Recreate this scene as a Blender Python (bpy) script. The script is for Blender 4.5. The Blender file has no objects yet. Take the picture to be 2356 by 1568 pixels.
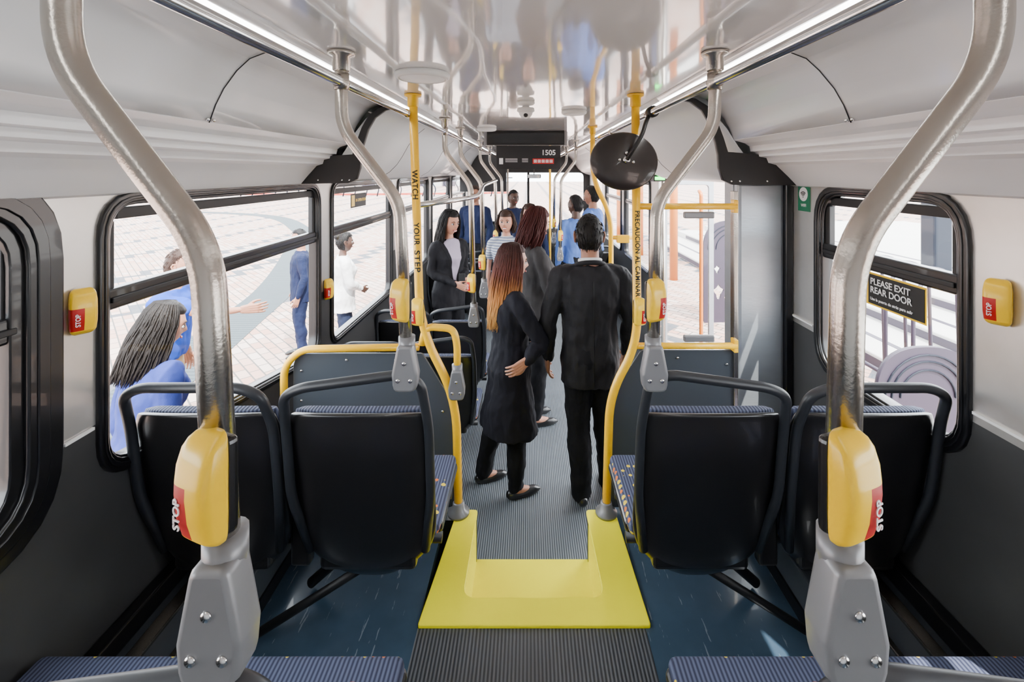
import bpy, bmesh, math, random
from mathutils import Vector, Matrix, noise
random.seed(7)
E = 2.07            # eye height above the low floor (z=0)
DECK = 0.48         # rear deck height
LX, RX = -1.25, 1.30
scene = bpy.context.scene
COL = scene.collection

# ------------------------------------------------------------------ materials
def nd(nt, t, **kw):
    n = nt.nodes.new(t)
    for k, v in kw.items(): setattr(n, k, v)
    return n
def mat(name, col, rough=.5, metal=0., var=.12, vscale=6., bump=0., bscale=60., coat=0., spec=.5, stretch=None, emit=None):
    m = bpy.data.materials.new(name); m.use_nodes = True
    nt = m.node_tree; b = nt.nodes['Principled BSDF']
    tc = nd(nt, 'ShaderNodeTexCoord'); mp = nd(nt, 'ShaderNodeMapping')
    if stretch: mp.inputs['Scale'].default_value = stretch
    nt.links.new(tc.outputs['Object'], mp.inputs['Vector'])
    nz = nd(nt, 'ShaderNodeTexNoise'); nz.inputs['Scale'].default_value = vscale; nz.inputs['Detail'].default_value = 4
    nt.links.new(mp.outputs[0], nz.inputs['Vector'])
    mx = nd(nt, 'ShaderNodeMix', data_type='RGBA')
    c = list(col)
    mx.inputs['A'].default_value = (*[max(0, x*(1-var)) for x in c], 1)
    mx.inputs['B'].default_value = (*[min(1, x*(1+var)) for x in c], 1)
    nt.links.new(nz.outputs['Fac'], mx.inputs['Factor'])
    nt.links.new(mx.outputs['Result'], b.inputs['Base Color'])
    b.inputs['Roughness'].default_value = rough; b.inputs['Metallic'].default_value = metal
    b.inputs['Coat Weight'].default_value = coat
    b.inputs['Specular IOR Level'].default_value = spec
    if bump:
        n2 = nd(nt, 'ShaderNodeTexNoise'); n2.inputs['Scale'].default_value = bscale
        nt.links.new(mp.outputs[0], n2.inputs['Vector'])
        bp = nd(nt, 'ShaderNodeBump'); bp.inputs['Strength'].default_value = bump; bp.inputs['Distance'].default_value = .01
        nt.links.new(n2.outputs['Fac'], bp.inputs['Height']); nt.links.new(bp.outputs[0], b.inputs['Normal'])
    if emit:
        b.inputs['Emission Color'].default_value = (*emit[0], 1); b.inputs['Emission Strength'].default_value = emit[1]
    m.diffuse_color = (*c, 1)
    return m
def xyz(nt, scale=None):
    tc = nd(nt, 'ShaderNodeTexCoord'); s = nd(nt, 'ShaderNodeSeparateXYZ')
    nt.links.new(tc.outputs['Object'], s.inputs[0]); return tc, s
def mth(nt, op, a, b=None, clamp=False):
    n = nd(nt, 'ShaderNodeMath', operation=op); n.use_clamp = clamp
    for i, v in enumerate((a, b)):
        if v is None: continue
        if isinstance(v, (int, float)): n.inputs[i].default_value = v
        else: nt.links.new(v, n.inputs[i])
    return n.outputs[0]
def mixc(nt, f, a, b):
    mx = nd(nt, 'ShaderNodeMix', data_type='RGBA')
    if isinstance(f, (int, float)): mx.inputs['Factor'].default_value = f
    else: nt.links.new(f, mx.inputs['Factor'])
    for k, v in (('A', a), ('B', b)):
        if isinstance(v, tuple): mx.inputs[k].default_value = (*v[:3], 1)
        else: nt.links.new(v, mx.inputs[k])
    return mx.outputs['Result']

M = {}
M['steel'] = mat('brushed_steel', (.50, .46, .41), .26, 1., .08, 10, .05, 200)
M['chrome'] = mat('polished_steel', (.72, .71, .70), .16, 1., .05)
M['galv'] = mat('stainless_panel', (.34, .37, .40), .36, .55, .22, 3, .04, 30, stretch=(1, 1, 4))
M['yellow'] = mat('yellow_paint', (1., .54, .0), .34, 0, .04, coat=.2)
M['ybtn'] = mat('yellow_plastic', (.98, .60, .0), .32, 0, .04, coat=.15)
M['ystep'] = mat('yellow_step_vinyl', (1., .90, .0), .5, 0, .02, bump=.05, bscale=200, spec=.3)
M['red'] = mat('red_plastic', (.46, .005, .004), .35, 0, .08)
M['blackp'] = mat('black_plastic', (.009, .0085, .009), .28, 0, .15, coat=.2, bump=.04, bscale=400)
M['handle'] = mat('charcoal_grip', (.015, .017, .021), .42, 0, .15)
M['rubber'] = mat('black_rubber', (.005, .005, .006), .30, 0, .1, coat=.2)
M['black'] = mat('matte_black', (.006, .006, .007), .5, 0, .1)
M['greyp'] = mat('grey_bracket_plastic', (.21, .21, .22), .35, .3, .08)
M['panel'] = mat('grey_laminate', (.062, .072, .085), .33, .15, .1, 5, coat=.2)
M['cove'] = mat('cove_white', (.76, .77, .79), .25, 0, .03, coat=.3)
M['cove2'] = mat('cove_trim', (.82, .83, .85), .3, 0, .03)
M['white'] = mat('white_plastic', (.8, .8, .78), .35, 0, .03)
M['paper'] = mat('white_print', (.85, .85, .85), .5, 0, .02)
M['ink'] = mat('black_print', (.003, .003, .003), .5, 0, .02)
M['green'] = mat('green_print', (.01, .17, .08), .4, 0, .05)
M['greenled'] = mat('green_led', (.02, .6, .1), .4, emit=((.02, 1, .12), 8))
M['led'] = mat('led_strip', (.9, .9, .9), .4, emit=((1, .98, .95), 14.0))  # added fill glow, not a lamp of this ceiling
M['orange'] = mat('orange_handrail', (.5, .14, .015), .35, 0, .1)
M['mirrorback'] = mat('dark_bronze_plastic', (.018, .013, .011), .30, 0, .2, coat=.3)
M['mirror'] = mat('mirror_face', (.8, .8, .8), .03, 1., .01)
M['screen'] = mat('screen_face', (.01, .012, .014), .15, 0, .1)

# ceiling: wavy glossy
def m_ceiling():
    m = mat('glossy_ceiling', (.84, .83, .82), .10, 0, .02, coat=1., spec=.9)
    nt = m.node_tree; b = nt.nodes['Principled BSDF']
    tc = nd(nt, 'ShaderNodeTexCoord'); n = nd(nt, 'ShaderNodeTexNoise'); n.inputs['Scale'].default_value = 2.6; n.inputs['Detail'].default_value = 1
    nt.links.new(tc.outputs['Object'], n.inputs['Vector'])
    bp = nd(nt, 'ShaderNodeBump'); bp.inputs['Strength'].default_value = .12; bp.inputs['Distance'].default_value = .02
    nt.links.new(n.outputs['Fac'], bp.inputs['Height']); nt.links.new(bp.outputs[0], b.inputs['Normal'])
    nt.links.new(bp.outputs[0], b.inputs['Coat Normal']); b.inputs['Coat Roughness'].default_value = .05
    return m
M['ceil'] = m_ceiling()
def m_ribs(name, c1, c2, period, axis='X', rough=.42):
    m = mat(name, c1, rough, 0, .1)
    nt = m.node_tree; b = nt.nodes['Principled BSDF']
    tc, s = xyz(nt)
    w = mth(nt, 'SINE', mth(nt, 'MULTIPLY', s.outputs[axis], 2*math.pi/period))
    w = mth(nt, 'MULTIPLY_ADD', w, .5); nt.nodes[-1].inputs[2].default_value = .5
    nz = nd(nt, 'ShaderNodeTexNoise'); nz.inputs['Scale'].default_value = 4; nt.links.new(tc.outputs['Object'], nz.inputs['Vector'])
    c = mixc(nt, w, c1, c2)
    c = mixc(nt, mth(nt, 'MULTIPLY', nz.outputs['Fac'], .35), c, tuple(x*.55 for x in c1))
    nt.links.new(c, b.inputs['Base Color'])
    bp = nd(nt, 'ShaderNodeBump'); bp.inputs['Strength'].default_value = .5; bp.inputs['Distance'].default_value = .003
    nt.links.new(w, bp.inputs['Height']); nt.links.new(bp.outputs[0], b.inputs['Normal'])
    return m
M['ribs'] = m_ribs('ribbed_rubber_floor', (.035, .045, .055), (.24, .27, .30), .0125)  # low floor's bluish highlight is put into this lighter rib colour
M['ribs2'] = m_ribs('ribbed_rubber_deck', (.018, .021, .026), (.11, .12, .135), .0125)
def m_deck():
    m = mat('blue_grey_vinyl', (.038, .066, .10), .24, 0, .35, 5, coat=.25)
    nt = m.node_tree; b = nt.nodes['Principled BSDF']
    tc = nd(nt, 'ShaderNodeTexCoord'); mp = nd(nt, 'ShaderNodeMapping'); mp.inputs['Scale'].default_value = (60, 6, 1)
    nt.links.new(tc.outputs['Object'], mp.inputs['Vector'])
    n = nd(nt, 'ShaderNodeTexNoise'); n.inputs['Scale'].default_value = 1.5; n.inputs['Detail'].default_value = 6
    nt.links.new(mp.outputs[0], n.inputs['Vector'])
    f = mth(nt, 'GREATER_THAN', n.outputs['Fac'], .66)
    src = b.inputs['Base Color'].links[0].from_socket
    nt.links.new(mixc(nt, mth(nt, 'MULTIPLY', f, .5), src, (.25, .28, .32)), b.inputs['Base Color'])
    return m
M['deck'] = m_deck()
def m_wall():
    m = mat('wall_steel_and_laminate', (.5, .5, .5), .34, .5)
    nt = m.node_tree; b = nt.nodes['Principled BSDF']
    g = nd(nt, 'ShaderNodeNewGeometry'); s = nd(nt, 'ShaderNodeSeparateXYZ'); nt.links.new(g.outputs['Position'], s.inputs[0])
    f = mth(nt, 'GREATER_THAN', s.outputs['Z'], E-.73)
    n = nd(nt, 'ShaderNodeTexNoise'); n.inputs['Scale'].default_value = 5; n.inputs['Detail'].default_value = 5
    nt.links.new(g.outputs['Position'], n.inputs['Vector'])
    up = mixc(nt, n.outputs['Fac'], (.50, .47, .44), (.78, .76, .73))
    lo = mixc(nt, n.outputs['Fac'], (.032, .032, .033), (.062, .062, .063))
    nt.links.new(mixc(nt, f, lo, up), b.inputs['Base Color'])
    nt.links.new(mth(nt, 'MULTIPLY', f, .75), b.inputs['Metallic'])
    return m
M['wall'] = m_wall()
def m_fabric():
    m = mat('patterned_moquette', (.03, .04, .09), .85)
    nt = m.node_tree; b = nt.nodes['Principled BSDF']
    tc, s = xyz(nt)
    w = mth(nt, 'SINE', mth(nt, 'MULTIPLY', s.outputs['X'], 2*math.pi/.011))
    w = mth(nt, 'MULTIPLY_ADD', w, .5); nt.nodes[-1].inputs[2].default_value = .5
    base = mixc(nt, w, (.016, .02, .05), (.10, .12, .20))
    v = nd(nt, 'ShaderNodeTexVoronoi'); v.inputs['Scale'].default_value = 36; v.inputs['Randomness'].default_value = .35
    nt.links.new(tc.outputs['Object'], v.inputs['Vector'])
    thr = mth(nt, 'SUBTRACT', .34, mth(nt, 'MULTIPLY', mth(nt, 'GREATER_THAN', s.outputs['Y'], .50), .18))
    dot = mth(nt, 'LESS_THAN', v.outputs['Distance'], thr)
    sc = nd(nt, 'ShaderNodeSeparateColor'); nt.links.new(v.outputs['Color'], sc.inputs[0])
    dc = mixc(nt, mth(nt, 'GREATER_THAN', sc.outputs[0], .35), (.65, .16, .03), (.75, .55, .04))
    pick = mth(nt, 'GREATER_THAN', sc.outputs[1], .3)
    nt.links.new(mixc(nt, mth(nt, 'MULTIPLY', dot, pick), base, dc), b.inputs['Base Color'])
    return m
M['fabric'] = m_fabric()
M['ribfab'] = m_ribs('ribbed_blue_moquette', (.016, .02, .05), (.10, .12, .20), .011, 'X', .85)
def m_glass(name, tint):
    m = bpy.data.materials.new(name); m.use_nodes = True
    nt = m.node_tree; nt.nodes.clear()
    o = nd(nt, 'ShaderNodeOutputMaterial'); t = nd(nt, 'ShaderNodeBsdfTransparent'); g = nd(nt, 'ShaderNodeBsdfGlossy')
    t.inputs[0].default_value = (*tint, 1); g.inputs['Roughness'].default_value = .02
    lw = nd(nt, 'ShaderNodeLayerWeight'); lw.inputs[0].default_value = .5
    fac = mth(nt, 'ADD', mth(nt, 'MULTIPLY', mth(nt, 'POWER', lw.outputs['Facing'], 5.), .12), .010)
    mx = nd(nt, 'ShaderNodeMixShader')
    nt.links.new(fac, mx.inputs[0]); nt.links.new(t.outputs[0], mx.inputs[1]); nt.links.new(g.outputs[0], mx.inputs[2])
    nt.links.new(mx.outputs[0], o.inputs[0]); return m
M['glass'] = m_glass('window_glass', (.97, .98, .985))
def m_paver():
    m = mat('brick_pavers', (.7, .65, .6), .8)
    nt = m.node_tree; b = nt.nodes['Principled BSDF']
    tc = nd(nt, 'ShaderNodeTexCoord'); mp = nd(nt, 'ShaderNodeMapping'); mp.inputs['Rotation'].default_value = (0, 0, .78)
    nt.links.new(tc.outputs['Object'], mp.inputs['Vector'])
    br = nd(nt, 'ShaderNodeTexBrick'); br.inputs['Scale'].default_value = 2.0
    br.inputs['Color1'].default_value = (.36, .19, .135, 1); br.inputs['Color2'].default_value = (.42, .34, .30, 1); br.inputs['Mortar'].default_value = (.09, .08, .072, 1)
    br.inputs['Mortar Size'].default_value = .018
    nt.links.new(mp.outputs[0], br.inputs['Vector'])
    s = nd(nt, 'ShaderNodeSeparateXYZ'); nt.links.new(tc.outputs['Object'], s.inputs[0])
    tri = mth(nt, 'PINGPONG', s.outputs['Y'], .35)
    zz = mth(nt, 'ADD', s.outputs['X'], tri)
    band = mth(nt, 'LESS_THAN', mth(nt, 'PINGPONG', zz, 1.1), .13)
    nt.links.new(mixc(nt, mth(nt, 'MULTIPLY', band, .9), br.outputs['Color'], (.035, .05, .065)), b.inputs['Base Color'])
    return m
M['paver'] = m_paver()
M['grate'] = m_ribs('drain_grating', (.012, .024, .03), (.04, .06, .07), .09, 'Y', .7)
M['concrete'] = mat('pale_concrete', (.48, .47, .45), .8, 0, .08, 2, .1, 20)
M['lilac'] = mat('mauve_painted_steel', (.035, .026, .045), .5, .1, .1)
M['bollard'] = mat('dark_blue_steel', (.006, .010, .020), .4, .3)
M['redcurb'] = mat('red_curb', (.35, .04, .02), .7)
def skinm(n, c): return mat(n, c, .5, 0, .08, 12, .03, 120)
M['skinA'] = skinm('skin_light', (.50, .23, .15)); M['skinB'] = skinm('skin_tan', (.34, .15, .09)); M['skinC'] = skinm('skin_dark', (.075, .034, .021))
def cloth(n, c, r=.85): return mat(n, c, r, 0, .15, 8, .15, 250, spec=.25)
SUITC = (.0095, .009, .0115)
M['suit'] = cloth('black_wool', SUITC, .7); M['coat'] = cloth('black_knit', (.007, .007, .012)); M['trous'] = cloth('black_trouser', (.005, .005, .007))
M['grey'] = cloth('charcoal_blazer', (.030, .028, .029)); M['shirtw'] = cloth('white_cotton', (.75, .75, .75)); M['lblue'] = cloth('light_blue_cotton', (.09, .17, .46))
M['blue'] = cloth('blue_cotton', (.008, .045, .32)); M['peri'] = cloth('periwinkle_blouse', (.022, .036, .19)); M['navy'] = cloth('navy_cloth', (.006, .011, .04)); M['khaki'] = cloth('khaki_twill', (.36, .25, .13))
M['jean'] = cloth('dark_denim', (.012, .018, .042)); M['stripe'] = m_ribs('striped_jersey', (.6, .62, .66), (.08, .11, .22), .03, 'Z', .85)
def m_open(name, c, cs, vz):
    m = cloth(name, c); nt = m.node_tree; b = nt.nodes['Principled BSDF']; tc, s = xyz(nt)
    wd = mth(nt, 'ADD', mth(nt, 'MULTIPLY', mth(nt, 'SUBTRACT', s.outputs['Z'], vz), .085/(1.45-vz)), .008)
    ax = mth(nt, 'ABSOLUTE', s.outputs['X'])
    front = mth(nt, 'MULTIPLY', mth(nt, 'GREATER_THAN', s.outputs['Y'], .03), mth(nt, 'GREATER_THAN', s.outputs['Z'], vz))
    mk1 = mth(nt, 'MULTIPLY', mth(nt, 'LESS_THAN', ax, wd), front)
    lap = mth(nt, 'MULTIPLY', mth(nt, 'LESS_THAN', mth(nt, 'ABSOLUTE', mth(nt, 'SUBTRACT', ax, mth(nt, 'MULTIPLY', wd, 1.55))), .0025), front)
    src = b.inputs['Base Color'].links[0].from_socket
    c1 = mixc(nt, mth(nt, 'MULTIPLY', lap, .8), src, (.001, .001, .001))
    nt.links.new(mixc(nt, mk1, c1, cs), b.inputs['Base Color']); return m
M['blazer_lav'] = m_open('black_blazer_lavender_top', SUITC, (.40, .34, .44), 1.0)
M['blazer_grey'] = m_open('charcoal_blazer_black_top', (.030, .028, .029), (.006, .006, .008), 1.1)
M['shoe'] = mat('black_leather', (.008, .008, .009), .3, coat=.3)
def hairm(n, c): return mat(n, c, .55, 0, .5, 40, .5, 110, stretch=(1, 1, .10), spec=.25)
M['hblack'] = hairm('black_hair', (.005, .004, .0038)); M['hbrown'] = hairm('brown_hair', (.028, .012, .007)); M['hauburn'] = hairm('auburn_hair', (.050, .008, .007)); M['hgrey'] = hairm('dark_greying_hair', (.010, .0075, .0065))
def m_ombre():
    m = hairm('ombre_hair', (.1, .03, .02)); nt = m.node_tree; b = nt.nodes['Principled BSDF']
    tc = nd(nt, 'ShaderNodeTexCoord'); s = nd(nt, 'ShaderNodeSeparateXYZ'); nt.links.new(tc.outputs['Object'], s.inputs[0])
    mp = nd(nt, 'ShaderNodeMapping'); mp.inputs['Scale'].default_value = (120, 120, 5); nt.links.new(tc.outputs['Object'], mp.inputs['Vector'])
    n = nd(nt, 'ShaderNodeTexNoise'); n.inputs['Scale'].default_value = 1; nt.links.new(mp.outputs[0], n.inputs['Vector'])
    z = mth(nt, 'ADD', s.outputs['Z'], mth(nt, 'MULTIPLY', mth(nt, 'SUBTRACT', n.outputs['Fac'], .5), .22))
    mr = nd(nt, 'ShaderNodeMapRange'); mr.inputs['From Min'].default_value = 1.22; mr.inputs['From Max'].default_value = 1.74
    nt.links.new(z, mr.inputs['Value'])
    r = nd(nt, 'ShaderNodeValToRGB'); e = r.color_ramp.elements
    e[0].position = 0; e[0].color = (.75, .40, .13, 1); e[1].position = 1; e[1].color = (.030, .010, .010, 1)
    k = e.new(.36); k.color = (.55, .22, .06, 1); k = e.new(.64); k.color = (.12, .026, .016, 1)
    nt.links.new(mr.outputs[0], r.inputs[0])
    nt.links.new(mixc(nt, mth(nt, 'MULTIPLY', n.outputs['Fac'], .45), r.outputs[0], (.05, .015, .01)), b.inputs['Base Color'])
    return m
M['ombre'] = m_ombre()
M['eyew'] = mat('eye_white', (.75, .72, .7), .2); M['iris'] = mat('iris_dark', (.015, .009, .007), .15); M['lip'] = mat('lips', (.36, .05, .045), .4); M['teeth'] = mat('teeth', (.85, .83, .78), .3)

# ------------------------------------------------------------------ helpers
def G(name, loc=(0, 0, 0), rz=0, scale=1):
    e = bpy.data.objects.new(name, None); e.empty_display_size = .1
    e.location = loc; e.rotation_euler = (0, 0, rz); e.scale = (scale,)*3; COL.objects.link(e); return e
def obj(name, me, m=None, parent=None, smooth=False, M4=None):
    if M4 is not None: me.transform(M4)
    ob = bpy.data.objects.new(name, me); COL.objects.link(ob)
    if m is not None:
        me.materials.clear()
        for k in (m if isinstance(m, (list, tuple)) else [m]): me.materials.append(M[k] if isinstance(k, str) else k)
    if parent: ob.parent = parent
    if smooth: me.polygons.foreach_set('use_smooth', [True]*len(me.polygons))
    return ob
def mk(name, v, f, m, parent=None, smooth=False, recalc=True):
    me = bpy.data.meshes.new(name); me.from_pydata([tuple(x) for x in v], [], f)
    if recalc:
        bm = bmesh.new(); bm.from_mesh(me); bmesh.ops.recalc_face_normals(bm, faces=bm.faces); bm.to_mesh(me); bm.free()
    me.update(); return obj(name, me, m, parent, smooth)
def box(name, lo, hi, m, parent=None, bev=0., M4=None):
    bm = bmesh.new(); bmesh.ops.create_cube(bm, size=1)
    c = [(a+b)/2 for a, b in zip(lo, hi)]; d = [abs(b-a) for a, b in zip(lo, hi)]
    for v in bm.verts: v.co = Vector((v.co.x*d[0]+c[0], v.co.y*d[1]+c[1], v.co.z*d[2]+c[2]))
    if bev: bmesh.ops.bevel(bm, geom=list(bm.edges), offset=min(bev, min(d)*.49), segments=3, profile=.5, affect='EDGES')
    me = bpy.data.meshes.new(name); bm.to_mesh(me); bm.free()
    ob = obj(name, me, m, parent, False, M4); return ob
def rpoly(pts, r, n=6):
    out = []; N = len(pts); rs = r if isinstance(r, (list, tuple)) else [r]*N
    for i in range(N):
        p = Vector(pts[i]); a = Vector(pts[i-1]); b = Vector(pts[(i+1) % N])
        da = (a-p).normalized(); db = (b-p).normalized(); rr = rs[i]
        if rr <= 0: out.append(tuple(p)); continue
        ang = da.angle(db); t = rr/math.tan(ang/2)
        t = min(t, (a-p).length*.49, (b-p).length*.49)
        s, e = p+da*t, p+db*t
        for k in range(n+1):
            u = k/n; out.append(tuple(s*(1-u)**2+p*2*u*(1-u)+e*u*u))
    return out
def rect(a, b, c, d): return [(a, b), (c, b), (c, d), (a, d)]
def plate(name, loops, plane, at, th, m, parent=None, bev=0.):
    cu = bpy.data.curves.new(name, 'CURVE'); cu.dimensions = '2D'; cu.fill_mode = 'BOTH'; cu.extrude = th/2-bev
    if bev: cu.bevel_depth = bev; cu.bevel_resolution = 1; cu.offset = -bev
    for L in loops:
        s = cu.splines.new('POLY'); s.points.add(len(L)-1)
        for i, p in enumerate(L): s.points[i].co = (p[0], p[1], 0, 1)
        s.use_cyclic_u = True
    ob = bpy.data.objects.new('t', cu); COL.objects.link(ob)
    dg = bpy.context.evaluated_depsgraph_get(); me = bpy.data.meshes.new_from_object(ob.evaluated_get(dg))
    bpy.data.objects.remove(ob)
    for v in me.vertices:
        u, w, t = v.co
        v.co = {'YZ': (at+t, u, w), 'XZ': (u, at+t, w), 'XY': (u, w, at+t)}[plane]
    bm = bmesh.new(); bm.from_mesh(me); bmesh.ops.remove_doubles(bm, verts=bm.verts, dist=1e-5); bmesh.ops.recalc_face_normals(bm, faces=bm.faces); bm.to_mesh(me); bm.free()
    me.name = name
    return obj(name, me, m, parent)
def fillet(pts, r, n=8):
    out = [Vector(pts[0])]
    for i in range(1, len(pts)-1):
        p = Vector(pts[i]); a = Vector(pts[i-1]); b = Vector(pts[i+1])
        da = (a-p).normalized(); db = (b-p).normalized(); t = min(r, (a-p).length*.48, (b-p).length*.48)
        for k in range(n+1):
            u = k/n; out.append((p+da*t)*(1-u)**2+p*2*u*(1-u)+(p+db*t)*u*u)
    out.append(Vector(pts[-1])); return out
def sweepd(pts, rad, n=14, rounded=False):
    pts = [Vector(p) for p in pts]; R = list(rad) if isinstance(rad, (list, tuple)) else [rad]*len(pts)
    if rounded:
        t0 = (pts[0]-pts[1]).normalized(); t1 = (pts[-1]-pts[-2]).normalized(); r0, r1 = R[0], R[-1]
        pts = [pts[0]+t0*r0*.95, pts[0]+t0*r0*.6]+pts+[pts[-1]+t1*r1*.6, pts[-1]+t1*r1*.95]
        R = [r0*.3, r0*.8]+R+[r1*.8, r1*.3]
    N = len(pts); T = []
    for i in range(N):
        T.append((pts[min(i+1, N-1)]-pts[max(i-1, 0)]).normalized())
    up = Vector((0, 0, 1)) if abs(T[0].z) < .9 else Vector((1, 0, 0))
    nrm = (up-T[0]*up.dot(T[0])).normalized(); v = []; f = []
    for i in range(N):
        nrm = (nrm-T[i]*nrm.dot(T[i])).normalized(); bn = T[i].cross(nrm)
        for k in range(n):
            a = 2*math.pi*k/n; v.append(pts[i]+(nrm*math.cos(a)+bn*math.sin(a))*R[i])
    for i in range(N-1):
        for k in range(n):
            f.append((i*n+k, i*n+(k+1) % n, (i+1)*n+(k+1) % n, (i+1)*n+k))
    f.append(tuple(range(n))[::-1]); f.append(tuple((N-1)*n+k for k in range(n)))
    return v, f
def merge(ds):
    V = []; F = []
    for v, f in ds:
        o = len(V); V += list(v); F += [tuple(i+o for i in q) for q in f]
    return V, F
def tube(name, pts, r, m, parent=None, fr=0., n=16):
    if fr: pts = fillet(pts, fr)
    v, f = sweepd(pts, r, n); ob = mk(name, v, f, m, parent, True)
    return ob
def lathe(name, prof, m, parent=None, M4=None, n=32):
    v = []; f = []
    for r, z in prof:
        for k in range(n):
            a = 2*math.pi*k/n; v.append(Vector((r*math.cos(a), r*math.sin(a), z)))
    for i in range(len(prof)-1):
        for k in range(n): f.append((i*n+k, i*n+(k+1) % n, (i+1)*n+(k+1) % n, (i+1)*n+k))
    f.append(tuple(range(n))); f.append(tuple((len(prof)-1)*n+k for k in range(n)))
    if M4 is not None: v = [M4 @ x for x in v]
    return mk(name, v, f, m, parent, True)
def ellip(name, c, r, m, parent=None, M4=None, seg=20):
    bm = bmesh.new(); bmesh.ops.create_uvsphere(bm, u_segments=seg, v_segments=seg//2+2, radius=1)
    for v in bm.verts: v.co = Vector((v.co.x*r[0]+c[0], v.co.y*r[1]+c[1], v.co.z*r[2]+c[2]))
    me = bpy.data.meshes.new(name); bm.to_mesh(me); bm.free(); return obj(name, me, m, parent, True, M4)
def text_me(s, size, ext=.0004, align='CENTER', spacing=1., off=.018):
    cu = bpy.data.curves.new('txt', 'FONT'); cu.body = s; cu.size = size; cu.extrude = ext; cu.align_x = align; cu.align_y = 'CENTER'; cu.space_character = spacing
    cu.offset = size*off
    ob = bpy.data.objects.new('t', cu); COL.objects.link(ob)
    dg = bpy.context.evaluated_depsgraph_get(); me = bpy.data.meshes.new_from_object(ob.evaluated_get(dg)); bpy.data.objects.remove(ob)
    return me
RX90 = Matrix.Rotation(math.pi/2, 4, 'X')
def extr(name, prof, y0, y1, m, parent=None, sx=1, smooth=False):
    v = [(sx*x, y0, E+z) for x, z in prof]+[(sx*x, y1, E+z) for x, z in prof]; n = len(prof)
    f = [(i, i+1, n+i+1, n+i) for i in range(n-1)]
    me = bpy.data.meshes.new(name); me.from_pydata(v, [], f); 
    ob = obj(name, me, m, parent, smooth)
    md = ob.modifiers.new('s', 'SOLIDIFY'); md.thickness = .006; md.offset = 0
    return ob

# ------------------------------------------------------------------ bus shell
Y0, Y1 = -1.0, 9.6
# floors
aisle_l, aisle_r = -.385, .41
fl = G('floor')
box('low_aisle', (-.45, 2.16, -.03), (.55, Y1, 0), 'ribs', fl)
box('low_side_left', (LX, 2.2, -.03), (-.45, Y1, 0), 'ribs', fl)
box('low_side_right', (.55, 2.2, -.03), (RX, Y1, 0), 'ribs', fl)
fr = G('floor')
box('deck_left', (LX, Y0, DECK-.04), (aisle_l, 2.16, DECK), 'deck', fr)
box('deck_right', (aisle_r, Y0, DECK-.04), (RX, 2.16, DECK), 'deck', fr)
box('deck_aisle', (aisle_l, Y0, DECK-.04), (aisle_r, 1.586, DECK), 'ribs2', fr)
box('riser_left', (LX, 2.13, 0), (-.24, 2.16, DECK-.04), 'panel', fr)
box('riser_right', (.28, 2.13, 0), (RX, 2.16, DECK-.04), 'panel', fr)
# yellow step
st = G('yellow_step')
outer = [(-.386, 1.586), (.429, 1.586), (.405, 2.13), (.27, 2.13), (.282, 1.69), (-.242, 1.69), (-.235, 2.13), (-.33, 2.13)]
plate('step_surround', [rpoly(outer, [.01, .01, .01, .02, .05, .05, .02, .01])], 'XY', DECK+.004, .014, 'ystep', st, .003)
plate('step_well', [rpoly([(-.30, 2.145), (-.30, 1.65), (.33, 1.65), (.33, 2.145)], 0), ], 'XY', .235, .02, 'ystep', st)
box('well_rear', (-.26, 1.675, .235), (.30, 1.69, DECK), 'ystep', st)
box('well_left', (-.262, 1.68, .235), (-.242, 2.14, DECK), 'ystep', st)
box('well_right', (.282, 1.68, .235), (.302, 2.14, DECK), 'ystep', st)
box('step_riser', (-.24, 2.13, 0), (.28, 2.145, .24), 'ystep', st)

# side ledges
for sx, X, nm in ((-1, -LX, 'left'), (1, RX, 'right')):
    g = G('trim_ledge_'+nm)
    box('ledge', (sx*.97, Y0, DECK), (sx*X, 2.12, DECK+.17), 'panel', g, .01)
    box('seat_rail_black', (sx*(X-.045), Y0, DECK+.17), (sx*(X-.002), 2.1, DECK+.235), 'rubber', g, .005)
    box('aluminium_strip_a', (sx*(X-.12), Y0, DECK+.168), (sx*(X-.075), 2.1, DECK+.182), 'steel', g, .003)
    box('aluminium_strip_b', (sx*(X-.22), Y0, DECK+.168), (sx*(X-.20), 2.1, DECK+.178), 'steel', g, .003)
    box('skirting', (sx*.962, Y0, DECK), (sx*.97, 2.12, DECK+.05), 'rubber', g)

WT = -.09
def win_pts(y0, y1, b0, b1, top=WT): return [(y0, E+b0), (y1, E+b1), (y1, E+top), (y0, E+top)]
def inset(p, d):   # grow(+)/shrink(-) quad
    (a, b), (c, d1), (e, f), (g, h) = p
    return [(a-d, b-d), (c+d, d1-d), (e+d, f+d), (g-d, h+d)]
# y0,y1,bottom0,bottom1,radius,outer frame,inner frame
LW = [(-.3, 1.13, -.87, -.87, .14, .085, .035), (1.345, 2.70, -.88, -1.08, .11, .03, .012), (2.90, 4.15, -1.08, -1.08, .08, .03, .012), (4.36, 5.66, -1.08, -1.08, .08, .03, .012), (5.9, 7.2, -1.08, -1.08, .08, .03, .012), (7.42, 9.0, -1.08, -1.08, .08, .03, .012)]
RW = [(-.5, .85, -.87, -.87, .12, .06, .03), (1.365, 2.02, -.85, -.85, .13, .035, .012), (4.85, 6.1, -1.08, -1.08, .08, .03, .012), (6.35, 7.6, -1.08, -1.08, .08, .03, .012)]
wn = 0
def wall(side, X, sgn, wins, door=None):
    outer = [(Y0, -.28), (Y1, -.28), (Y1, E+.0), (Y0, E+.0)]
    loops = [outer]
    for w in wins: loops.append(rpoly(win_pts(*w[:4]), w[4]))
    for d in (door or []): loops.append(rpoly([(d[0], .0), (d[1], .0), (d[1], E-.05), (d[0], E-.05)], .02))
    plate('wall_'+side, loops, 'YZ', X+sgn*.02, .04, 'wall')
wall('left', LX, -1, LW)
wall('right', RX, 1, RW, [(2.85, 4.6), (8.0, 9.1)])
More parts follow.
